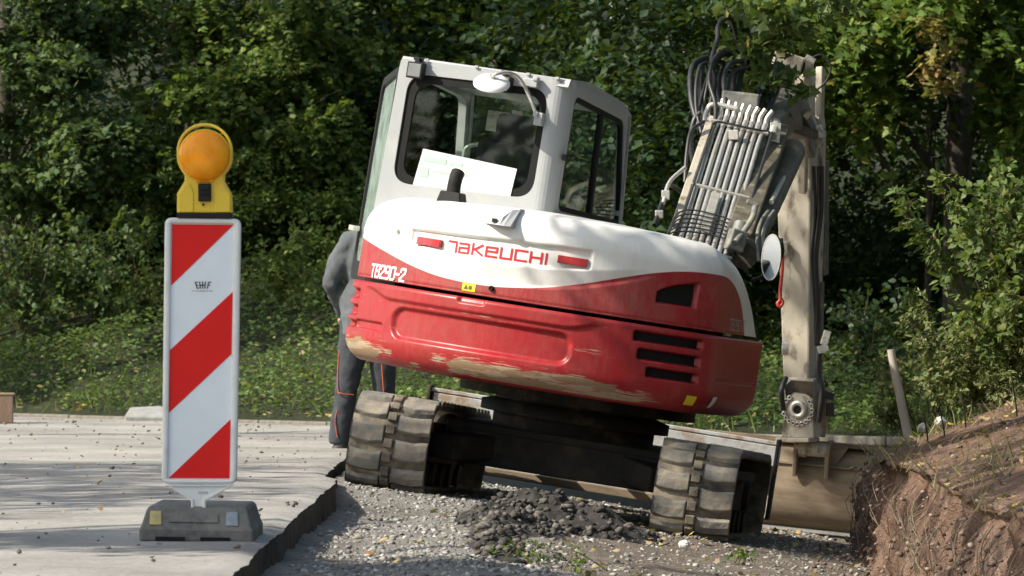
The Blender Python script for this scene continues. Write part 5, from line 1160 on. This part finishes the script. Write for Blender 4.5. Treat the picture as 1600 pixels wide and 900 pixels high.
for s_ in (-1, 1): blob(b, head+Rz@np.array([s_*.08, 0, -.005]), (.012, .025, .034))
blob(b, head+Rz@np.array([0, .085, -.055]), (.03, .012, .012))
for s_, e_, h_ in ((sL, eL, hL), (sR, eR, hR)):
    b.tube([chest+(0, 0, .13), s_, e_, h_], [.06, .055, .042, .028], 12); d = unit(h_-e_); sd = unit(np.cross(d, (0, 0, 1.)))
    blob(b, h_+d*.05, (.042, .045, .03))
    for f_, (off, L_) in enumerate(((-.030, .075), (-.010, .085), (.010, .082), (.028, .066))):
        r0 = h_+d*.08+sd*off; b.tube([r0-d*.03, r0+d*L_*.5, r0+d*L_*.85-np.array([0, 0, .02]), r0+d*L_-np.array([0, 0, .045])], [.010, .0095, .009, .007], 8)
    b.tube([h_+d*.03-sd*.035, h_+d*.06-sd*.062, h_+d*.085-sd*.058-np.array([0, 0, .015])], [.012, .011, .008], 8)
for p_, k_, a_ in ((pL, kL, aL), (pR, kR, aR)): b.tube([p_, k_, a_], [.08, .055, .038], 12); b.tube([a_, a_+(.0, .0, -.03)], [.038, .04], 8)
fused(b, 'body', M['skin'], PE, .010, 3)
b = MB(); blob(b, head+(0, -.005, .03), (.085, .106, .10), R=Rz); b.build('hair', M['hair'], PE)
b = MB(); blob(b, chest+(0, 0, .02), (.215, .15, .25), R=Rz); blob(b, hip+(0, 0, .06), (.21, .155, .22), R=Rz); blob(b, chest+(0, 0, .14), (.20, .12, .10), R=Rz); b.tube([neck-(0, 0, .09), neck+(0, 0, .02)], [.10, .075], 14)
b.tube([hip+(0, 0, .02), hip-(0, 0, .145)], [.19, .195], 18)
for s_, e_, h_ in ((sL, eL, hL), (sR, eR, hR)): b.tube([chest+(0, 0, .13), s_, (s_+e_)/2+np.array([-.01, 0, 0]), e_, (e_+h_)/2, h_], [.09, .09, .075, .066, .058, .05], 14)
jk = fused(b, 'jacket', M['jacket'], PE, .016, 4)
d_ = jk.modifiers.new('folds', 'DISPLACE'); tx = bpy.data.textures.new('folds', 'CLOUDS'); tx.noise_scale = .075; tx.noise_depth = 3; d_.texture = tx; d_.strength = .03; d_.mid_level = .5
b = MB(); blob(b, hip-(0, 0, .03), (.18, .13, .15), R=Rz)
for p_, k_, a_ in ((pL, kL, aL), (pR, kR, aR)): b.tube([p_+(0, 0, .02), (p_+k_)/2, k_, (k_+a_)/2, a_, a_-(0, 0, .01)], [.115, .098, .076, .075, .072, .07], 16)
tr = fused(b, 'trousers', M['trousers'], PE, .014, 4); d_ = tr.modifiers.new('folds', 'DISPLACE'); d_.texture = tx; d_.strength = .02; d_.mid_level = .5
b = MB(); b.curve([pL+(-.095, -.05, -.05), (pL+kL)/2+(-.085, -.05, 0), kL+(-.055, -.06, .02), kL+(-.03, -.085, -.01), kL+(.05, -.075, -.02)], .0035, 6); b.curve([kL+(-.06, -.05, -.12), aL+(-.02, -.085, .14), aL+(-.005, -.08, .04)], .0035, 6); b.curve([pR+(-.02, -.125, 0), (pR+kR)/2+(-.01, -.105, 0), kR+(.0, -.09, 0)], .005, 6); b.build('piping', M['piping'], tr)
for a_ in (aL, aR):
    b = MB(); c = np.array([a_[0]+.02, a_[1]+.05, max(a_[2]-.045, -.2)]); blob(b, c+(0, .03, .0), (.05, .15, .05), R=rz(radians(-20))); blob(b, c+(0, -.05, .03), (.05, .065, .055)); b.box(c+(0, .03, -.035), (.085, .27, .02)); fused(b, 'shoe', M['shoe'], PE, .012, 2)

# ================================================================== SMALL THINGS
c = P(4, 657, 43.2); b = MB(); b.box((0, 0, .12), (.26, .3, .24), rz(.1)); b.box((.01, .0, .245), (.27, .31, .02), rz(.1)); o = b.build('timber_block', M['wood'], bev=.012); o.location = (c[0]-.04, c[1], .0); tag(o, 'brown squared timber block standing on the road by the kerb', 'timber block')
c = P(236, 640, 44.3); b = MB(); b.prism([(-.22, -.14), (.2, -.17), (.25, .10), (.05, .19), (-.19, .15)], (0, 0, 0), (1, 0, 0), (0, 1, .25), (0, -.01, .07)); o = b.build('stone_slab', M['slab'], bev=.015); o.location = (c[0], c[1], verge_z(np.array(c[0]), np.array(c[1]))-.02); tag(o, 'flat grey stone slab lying in the grass beyond the kerb', 'stone slab')
c0, c1 = P(1424, 676, 31.0), P(1392, 546, 31.0); b = MB(); limb(b, (0, 0, -.12), c1-c0, .030, .024, .03, 8, 10); o = b.build('stake', M['stake']); o.location = c0; tag(o, 'pale leaning wooden stake with twigs round it on top of the bank', 'stake')
def rock(name, px, py, Y, s, m, label, z=None, cat='stone', sub=2, sq=.7):
    c = P(px, py, Y); bm_ = bpy.data.meshes.new(name); import bmesh
    g = bmesh.new(); bmesh.ops.create_icosphere(g, subdivisions=sub+1, radius=.5)
    off = rng.random()*50
    for v in g.verts:
        n_ = np.array(v.co); f = 1+.5*float(fbm(np.array(n_[0]*3+off), np.array(n_[1]*3+n_[2]*2.3), 3))+.16*float(fbm(np.array(n_[0]*9+off), np.array(n_[1]*8+n_[2]*7.3), 7)); v.co = Vector((n_[0]*s[0]*f, n_[1]*s[1]*f, n_[2]*s[2]*f))
    g.to_mesh(bm_); g.free(); bm_.materials.append(m); o = bpy.data.objects.new(name, bm_); C.objects.link(o); o.location = c if z is None else (c[0], c[1], z); return tag(o, label, cat)
rock('stone', 1470, 660, 30.6, (.075, .08, .07), M['stone_pale'], 'pale angular limestone lying on the bank to the right of the stake', cat='stone')
rock('stone', 1441, 668, 30.8, (.06, .05, .05), M['stone_pale'], 'small pale stone between the stake and the larger limestone', cat='stone')
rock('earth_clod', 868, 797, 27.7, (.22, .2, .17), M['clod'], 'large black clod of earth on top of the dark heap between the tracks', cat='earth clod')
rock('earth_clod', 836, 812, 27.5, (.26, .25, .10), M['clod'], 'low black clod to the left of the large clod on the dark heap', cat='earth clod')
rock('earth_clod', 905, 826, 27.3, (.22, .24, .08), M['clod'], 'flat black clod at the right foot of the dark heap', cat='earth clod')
rock('stone', 1069, 851, 26.6, (.065, .05, .045), M['stone_pale'], 'white stone lying in front of the right track', cat='stone')
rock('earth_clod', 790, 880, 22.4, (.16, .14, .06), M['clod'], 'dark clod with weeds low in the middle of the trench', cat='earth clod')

# ================================================================== TREES AND SHRUBS
def bp(px, py, Y, r, n, ls=None):
    if px < 1100: Y += 1.6
    return (tuple(P(px, py, Y)), r, n)+((ls,) if ls else ())
def gz(x, y): return float(verge_z(np.array(x), np.array(y)))
def base(px, Y):
    if px < 1100: Y += 1.6
    x = (px-800)/F*Y; return (x, Y, gz(x, Y))
GW = 'trees of the wood beyond the road'
tree('bluish green tree filling the upper left corner of the photo', base(20, 50.5), 6.5, .10, [bp(30, 40, 49.2, (.75, .6, .55), 170), bp(95, 120, 49, (.7, .6, .5), 170), bp(20, 190, 49.2, (.6, .6, .45), 130), bp(130, 210, 48.8, (.65, .6, .4), 150), bp(60, 290, 49, (.7, .5, .4), 130), bp(160, 40, 49.5, (.6, .6, .5), 120), bp(-90, 60, 49, (.8, .8, .8), 120), bp(40, -150, 50.6, (1.1, .9, .6), 80, .1)], L2, 'maple', .085, GW, (-.2, 0), nl=11)
tree('yellowish green tree behind the beacon lamp, left of the cab', base(300, 51), 7, .09, [bp(250, 60, 49.6, (.75, .6, .5), 190), bp(330, 130, 49.3, (.8, .6, .45), 200), bp(420, 70, 49.6, (.75, .6, .5), 190), bp(480, 170, 49.2, (.6, .6, .5), 170), bp(520, 60, 49.5, (.55, .55, .55), 150), bp(400, 230, 49.2, (.75, .5, .35), 150), bp(540, 260, 49.2, (.33, .5, .5), 100), bp(260, 220, 49.4, (.55, .5, .4), 110), bp(370, -150, 51, (1.3, .9, .6), 80, .1)], L1, 'maple', .080, GW, (.2, -.3), nl=12)
tree('dark leaved low tree between the beacon and the cab door', base(470, 50), 3.2, .06, [bp(455, 300, 48.8, (.6, .5, .4), 150), bp(530, 350, 48.6, (.45, .5, .4), 110), bp(380, 330, 49, (.5, .5, .35), 100), bp(220, 310, 49, (.55, .5, .35), 120)], L1, 'oval', .07, GW)
tree('tree with a bright leafy spray hanging above the cab roof', base(690, 53.5), 7.5, .11, [bp(690, 50, 52.5, (.5, .5, .35), 110), bp(640, 20, 52.4, (.6, .5, .35), 110), bp(755, 80, 52.6, (.45, .5, .35), 70), bp(850, 40, 53, (.9, .6, .4), 120), bp(720, -120, 52.8, (1.2, .9, .7), 120, .1), bp(760, -330, 53, (1.8, 1.2, 1.1), 120, .13)], L1, 'maple', .085, GW, (0, -.4))
tree('tree in shade between the cab and the hoses of the boom', base(1010, 52.5), 7, .10, [bp(1010, 130, 51.4, (.42, .5, .35), 110), bp(1045, 60, 51.3, (.5, .5, .4), 120), bp(960, 60, 51.8, (.5, .5, .4), 90), bp(1010, 220, 51.8, (.4, .5, .35), 60), bp(1000, -130, 51.6, (1.2, .9, .8), 120, .1), bp(1050, -340, 52, (1.7, 1.2, 1.1), 120, .13)], L1, 'maple', .09, GW, (.1, -.3))
tree('thick dark trunk with sunlit crown right of the dipper arm', base(1492, 48), 6.5, .155, [bp(1330, 50, 46.6, (.5, .6, .35), 120), bp(1375, 130, 46.8, (.32, .5, .28), 80), bp(1345, 185, 47.2, (.25, .5, .2), 40), bp(1570, 50, 46.4, (.35, .5, .4), 110), bp(1600, 170, 46.8, (.25, .5, .45), 90), bp(1470, -10, 46.3, (.7, .6, .25), 140), bp(1600, 290, 47.6, (.25, .5, .3), 40)], L3, 'maple', .095, GW, (.25, -.4), nl=11)
tree('tree with orange brown autumn leaves near the top right', base(1440, 48.6), 6, .035, [bp(1450, 40, 45.6, (.16, .2, .12), 13), bp(1462, 85, 45.7, (.10, .2, .2), 12), bp(1462, 130, 45.8, (.06, .2, .15), 7)], LA, 'maple', .085, GW, (.0, -.5), nl=8, length=.3)
tree('slim dark trunk at the right edge behind the shrub', base(1597, 49.5), 6.5, .10, [bp(1620, 40, 48, (.5, .5, .6), 120), bp(1640, 230, 48.4, (.45, .5, .5), 90), bp(1590, 130, 48.8, (.5, .5, .4), 90)], L3, 'maple', .09, GW, (.1, 0))
# maple by the road on the right, limb reaching over the excavator's arm (its trunk is out of the picture)
mt = thing('maple_tree', 'maple branch with big pale leaves hanging over the top of the boom', 'tree', (5.2, 34.6, -.1), None)
mb = MB(); bs_ = np.array([5.2, 34.6, -.1]); p = limb(mb, bs_, bs_+[-.3, -.3, 7.5], .18, .07, .04, 10, 12); f = Fol()
tip = P(1215, 60, 33.2); mid = np.array([3.2, 33.8, 4.6]); limb(mb, p[5], mid, .06, .04, .1); limb(mb, mid, P(1260, -40, 33.8), .04, .022, .1)
for e in ((1150, 60), (1210, 130), (1170, 165), (1280, 60), (1240, 40), (1120, 20), (1330, 30)): limb(mb, P(1260, -40, 33.8), P(e[0], e[1]-30, 33.55+.3*rng.random()), .010, .005, .1, 6, 5)
for c, r, n_ in (((1165, 12, 33), (.12, .2, .06), 16), ((1225, 25, 33.1), (.17, .2, .09), 34), ((1195, 75, 33), (.09, .15, .09), 20), ((1215, 120, 33), (.06, .15, .09), 12), ((1168, 128, 32.9), (.03, .1, .06), 5), ((1240, 145, 33), (.04, .1, .05), 4), ((1290, 8, 33.2), (.2, .2, .08), 22), ((1130, 85, 32.9), (.04, .1, .03), 4), ((1160, 60, 33), (.05, .1, .06), 8)):
    f.blob(P(c[0], c[1], c[2]+.45), r, n_, 'maple', .078, 6, .13, jit=.5, flat=.5)
mid2 = np.array([3.4, 34, 6]); f.blob(mid2, (1.6, 1.4, 1.0), 110, 'maple', .13, 9, .5); f.blob(mid2+[1.5, .5, .8], (1.8, 1.6, 1.2), 110, 'maple', .14, 9, .5)
for _ in range(34): f.blob((1.2+8*rng.random(), 22.5+15*rng.random(), 5.3+3.5*rng.random()), (1.6, 1.6, .7), 55, 'diamond', .24, 9, .6)  # unseen canopy added overhead to cut the sky light on the machine
for _ in range(22): f.blob((5.8+4*rng.random(), 24+12*rng.random(), 2.6+6*rng.random()), (1.5, 1.5, .9), 60, 'diamond', .2, 9, .6)  # more unseen crowns added on the right against the sky light
mb.build('trunk', M['bark'], mt, lambda V: V-bs_); new_mesh('crown', np.concatenate(f.V)-bs_, np.concatenate(f.F), LM, mt)

GS = 'shrubs along the verge'
def sb(px, Y):
    if px < 600: Y += 2.4
    x = (px-800)/F*Y; return (x, Y, gz(x, Y))
def st(px, py, Y, n, sx=40, sy=30):
    if px < 600: Y += 2.4
    return [P(px+rng.normal(0, sx), py+rng.normal(0, sy), Y+rng.normal(0, .25)) for _ in range(n)]
shrub('leafy shrub at the left edge below the corner tree', sb(40, 47.5), st(30, 400, 47.2, 16, 45, 35), L2, 'oval', .075, 11, .34, 9, group=GS)
shrub('bushy shrub with broad leaves in the dark left of the beacon', sb(160, 47.8), st(150, 410, 47.3, 20, 55, 35), L2, 'oval', .085, 11, .34, 9, group=GS)
shrub('low shrub close beside the left edge of the beacon board', sb(235, 47.2), st(225, 440, 46.9, 10, 30, 28), LG, 'oval', .06, 10, .28, 8, group=GS)
shrub('light green shrub between the beacon board and the person', sb(440, 46.6), st(440, 410, 46.2, 16, 38, 32), L1, 'oval', .068, 11, .3, 9, group=GS)
shrub('small shrub beside the grey jacket of the person', sb(500, 45.8), st(500, 450, 45.4, 9, 25, 25), LG, 'oval', .06, 10, .25, 8, group=GS)
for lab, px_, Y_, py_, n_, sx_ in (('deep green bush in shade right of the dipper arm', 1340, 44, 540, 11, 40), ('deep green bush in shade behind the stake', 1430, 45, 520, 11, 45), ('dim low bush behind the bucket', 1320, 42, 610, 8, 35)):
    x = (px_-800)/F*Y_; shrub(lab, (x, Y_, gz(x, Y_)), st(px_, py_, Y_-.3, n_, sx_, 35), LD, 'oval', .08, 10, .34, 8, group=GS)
# sunlit shrubs on top of the bank
def bb(px, Y): x = (px-800)/F*Y; return (x, Y, float(min(bank_top(np.array(x), np.array(Y)), .9)))
GBk = 'shrubs on top of the bank'
shrub('tall leafy bush at the right edge above the bank', bb(1590, 31.8), st(1570, 350, 31.2, 24, 45, 45)+st(1600, 420, 31, 12, 35, 40), LM, 'oval', .068, 9, .17, 12, name='bush', group=GBk, first=.3, cat='bush')
shrub('long arching spray reaching out left from the tall bush', bb(1575, 32.2), [P(1402, 302, 31.4), P(1412, 330, 31.4), P(1455, 370, 31.4), P(1486, 300, 31.3)], LM, 'narrow', .075, 8, .10, 11, name='bush', group=GBk, rad=.009, first=.55, cat='bush')
shrub('sunny grassy bush with thin stems right of the stake', bb(1530, 32), st(1540, 520, 31.6, 44, 48, 36)+st(1590, 560, 31.4, 26, 25, 36), LB, 'narrow', .05, 9, .16, 11, name='bush', group=GBk, rad=.006, first=.15, cat='bush')
shrub('loose pale sprigs between the stake and the grassy bush', bb(1460, 32), [P(1412, 490, 31.6), P(1440, 470, 31.7), P(1430, 540, 31.5), P(1460, 560, 31.5), P(1475, 520, 31.6), P(1470, 590, 31.4), P(1445, 600, 31.4), P(1490, 580, 31.4), P(1500, 610, 31.3), P(1480, 625, 31.3)], LB, 'oval', .044, 8, .10, 11, name='bush', group=GBk, rad=.006, first=.35, cat='bush')
shrub('small twiggy plant wound round the pale stake', bb(1412, 31.4), [P(1375, 560, 31.3), P(1385, 590, 31.2), P(1405, 580, 31.2), P(1402, 610, 31.2), P(1390, 630, 31.2), P(1370, 652, 31.2), P(1425, 600, 31.2), P(1398, 640, 31.2)], LB, 'oval', .045, 8, .09, 10, name='bush', group=GBk, rad=.005, cat='bush')
# thin dead stems sticking out of the bank
for k, (px_, py_, h_, lab) in enumerate(((1451, 700, .12, 'dark dead stem on the bank below the stake'), (1510, 690, .16, 'dark dead stem in the middle of the bank slope'), (1590, 655, .14, 'dark dead stem near the right edge of the bank'), (1477, 672, .09, 'short dead stem right of the pale limestone'))):
    c = P(px_, py_+18, 29.5); z = float(bank_top(np.array(c[0]), np.array(c[1]))); b = MB(); b.curve([(0, 0, -.05), (-.01, 0, h_*.5), (-.03, 0, h_+.05)], .005, 5); o = b.build('dead_stem', M['steel_dark']); o.location = (c[0], c[1], z); tag(o, lab, 'stem', 'dead stems on the bank')
# weeds on the trench floor
for px_, py_, Y_, lab in ((1150, 872, 26.2, 'green weed in front of the right track beside the bank'), (805, 870, 22.6, 'small green weed on the clod in the trench'), (890, 886, 22.2, 'low green weed on the trench floor right of the clod')):
    c = P(px_, py_, Y_); z = float(trench_z(np.array(c[0]), np.array(c[1]))); shrub(lab, (c[0], c[1], z), [np.array([c[0]+rng.normal(0, .07), c[1]+rng.normal(0, .05), z+.02+.05*rng.random()]) for _ in range(5)], L3, 'oval', .026, 4, .05, 3, name='weed', group='weeds in the trench', rad=.003, cat='weed')

# far wood: one dark mass behind, also closing the view above and beside the frame
f = Fol()
for k_ in range(110):
    x_ = -9+18*rng.random(); y_ = 51.5+6*rng.random(); z_ = gz(x_, y_)+(5.5+1.5*(x_ > 0))*rng.random()**1.2
    if x_ > 2: y_ += 3.5
    f.blob((x_, y_, z_), (1.2, 1.0, .8), 75, 'diamond', .13, 9, .7)
for _ in range(90):    # undergrowth on the slope behind the trees on the left
    x_ = -7.5+8.5*rng.random(); y_ = 52.2+5*rng.random(); z_ = gz(x_, y_)+.1+1.1*rng.random()
    f.blob((x_, y_, z_), (.9, .7, .5), 70, 'diamond', .10, 9, .5)
for _ in range(14):    # canopy on the left that keeps the sun off the wood
    x_ = -16+10*rng.random(); y_ = 43.5+5.5*rng.random(); z_ = 4.5+6.5*rng.random()
    f.blob((x_, y_, z_), (1.6, 1.5, .9), 70, 'diamond', .24, 8, .8)
for _ in range(34):
    x_ = -12+24*rng.random(); y_ = 53+7*rng.random(); z_ = 6+5*rng.random()
    f.blob((x_, y_, z_), (1.8, 1.5, .9), 70, 'diamond', .24, 8, .8)
for _ in range(46):    # leaf roof added to darken the hollow on the right
    x_ = 1.5+7*rng.random(); y_ = 47.2+11*rng.random(); z_ = gz(x_, min(y_, 50))+3.0+2.4*rng.random()
    f.blob((x_, y_, z_), (1.3, 1.2, .6), 150, 'diamond', .12, 9, .8)
for _ in range(22):    # unseen crowns added above the frame to keep sky light off the hollow
    x_ = 1.2+7*rng.random(); y_ = 37.5+6*rng.random(); z_ = 5.0+1.9*rng.random()
    f.blob((x_, y_, z_), (1.2, 1.2, .5), 70, 'diamond', .2, 8, .6)
for _ in range(50):    # undergrowth in the hollow
    x_ = 1.6+5*rng.random(); y_ = 49.5+5*rng.random(); z_ = gz(x_, y_)+.1+1.5*rng.random()**1.5
    f.blob((x_, y_, z_), (.8, .7, .45), 60, 'diamond', .09, 9, .5)
for _ in range(34):    # thicket behind the boom, added to keep the sun out of the hollow
    x_ = .2+2.0*rng.random(); y_ = 45.5+6*rng.random(); z_ = max(gz(x_, y_), 0)+3.6*rng.random()
    f.blob((x_, y_, z_), (.8, .8, .6), 60, 'diamond', .10, 9, .5)
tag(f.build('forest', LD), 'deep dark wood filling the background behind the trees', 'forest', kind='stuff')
# trees along the near side of the road, out of the picture: they shade the beacon, the road and half of the machine
def at_uv(u, v, z): return (u-z*SUNX, v-z*SUNY, z)
SD = unit(np.array([-.70, -.27, .66])); SUNX, SUNY = -SD[0]/SD[2], -SD[1]/SD[2]
GN = 'roadside trees left of the road'
def shade(label, base_, h, blobs, m=L1, r=.16):
    tree(label, base_, h, r, [(at_uv(u, v, z), rr, n, ls) for u, v, z, rr, n, ls in blobs], m, 'diamond', .12, GN, nl=9, length=.6)
shade('roadside tree left of the beacon', (-8, 18.5, 0), 8, [(-.9, 20.5, 5, (1.0, .8, .5), 260, .14), (.3, 20.7, 5.2, (.9, .8, .5), 240, .14), (2.7, 21.5, 6.2, (.8, 1.1, .5), 90, .14), (2.8, 24, 6.4, (.7, 1.1, .5), 90, .14), (2.75, 26.5, 6.6, (.6, 1.0, .5), 80, .14)])
shade('roadside tree left of the lane', (-12, 24, 0), 9, [(-2.6, 24.6, 6, (1.3, 1.0, .5), 95, .14), (-1.9, 26.3, 6.2, (.9, 1.0, .5), 95, .14), (-3.6, 26.5, 6.5, (1.2, 1.2, .6), 95, .14), (-2.5, 28.2, 6.4, (1.0, 1.0, .5), 95, .14), (-3.4, 29.8, 6.4, (1.1, 1.0, .5), 95, .14), (-2.2, 30.2, 6.4, (.8, .8, .5), 80, .14), (-3.2, 22.9, 6.2, (1.0, .9, .5), 60, .14)])
shade('roadside tree with a long limb towards the excavator', (-10, 28, 0), 9, [(2.45, 28.95, 6, (.7, .42, .3), 380, .10), (1.98, 28.95, 6, (.32, .4, .25), 130, .10), (3.4, 29.0, 6, (.6, .5, .3), 120, .10), (2.2, 28.6, 6.1, (.3, .3, .25), 60, .10), (3.9, 34.8, 7.2, (.75, .7, .3), 130, .10), (2.7, 35.0, 7.2, (.7, .6, .3), 110, .10)])
shade('unseen roadside tree added on the left to shade the right hand verge', (-9, 37, 0), 9, [(3.0, 40, 7, (1.3, 1.3, .5), 150, .16), (2.2, 42, 7.2, (1.2, 1.2, .5), 150, .16), (4.4, 43, 7.6, (1.4, 1.3, .5), 150, .16), (4.4, 38.6, 7.2, (1.2, 1.2, .5), 130, .16), (5.6, 40.6, 7.8, (1.3, 1.3, .5), 120, .16), (3.4, 37, 6.8, (1.0, .8, .5), 100, .16)])  # added to throw shade on the verge behind the bucket
shade('roadside tree further back on the left', (-13, 15, 0), 9, [(-5, 16, 5.5, (1.8, 2, 1), 90, .2), (-6, 17, 3.5, (1.8, 2, 1), 90, .2), (-4, 14, 7, (2, 2, 1), 90, .2)])
f = Fol()
for _ in range(50):
    a = radians(150+240*rng.random()); R_ = 26+10*rng.random(); x_, y_ = 2+R_*cos(a), 8+R_*sin(a)
    if y_ > 32 or abs(x_) < .11*y_+3: continue
    f.blob((x_, y_, .8+9*rng.random()), (3, 3, 1.8), 60, 'diamond', .45, 8, 1.4)
for _ in range(46): f.blob((6.2+4*rng.random(), 8+20*rng.random(), .5+7*rng.random()), (1.6, 2, 1.4), 60, 'diamond', .3, 8, 1)  # unseen crowns added on the right to lower the ambient light
tag(f.build('woodland', LD), 'unseen dark wood behind the viewer, with crowns added to dim the light', 'forest', kind='stuff')

# ================================================================== LIGHT, SKY, CAMERA
w = bpy.data.worlds.new('World'); sc.world = w; w.use_nodes = True
sky = w.node_tree.nodes.new('ShaderNodeTexSky'); sky.sky_type = 'NISHITA'; sky.sun_disc = False
el = math.asin(SD[2]); az = math.atan2(SD[0], SD[1]); sky.sun_elevation = el; sky.sun_rotation = az; sky.air_density = 1.2; sky.dust_density = 2.0
bg = w.node_tree.nodes['Background']; w.node_tree.links.new(sky.outputs[0], bg.inputs['Color']); bg.inputs['Strength'].default_value = .145
sl_ = bpy.data.lights.new('sun', 'SUN'); sl_.energy = 4.6; sl_.angle = radians(.53); sl_.color = (1, .95, .87)
so_ = bpy.data.objects.new('sun', sl_); C.objects.link(so_); so_.rotation_mode = 'QUATERNION'; so_.rotation_quaternion = Vector(SD).to_track_quat('Z', 'Y'); so_.location = (-20, 10, 30)
cd = bpy.data.cameras.new('camera'); cam = bpy.data.objects.new('camera', cd); C.objects.link(cam); sc.camera = cam
cam.location = (0, 0, CH); cam.rotation_euler = (pi/2, 0, 0); cd.sensor_width = 36; cd.lens = F/1600*36; cd.shift_y = (HY-450)/1600; cd.clip_start = .5; cd.clip_end = 2000; cd.dof.use_dof = True; cd.dof.focus_distance = 26; cd.dof.aperture_fstop = 11
sc.view_settings.view_transform = 'Standard'; sc.view_settings.look = 'None'; sc.view_settings.gamma = 1; sc.view_settings.exposure = .85
sc.view_settings.use_white_balance = True; sc.view_settings.white_balance_temperature = 6850; sc.view_settings.white_balance_tint = 8
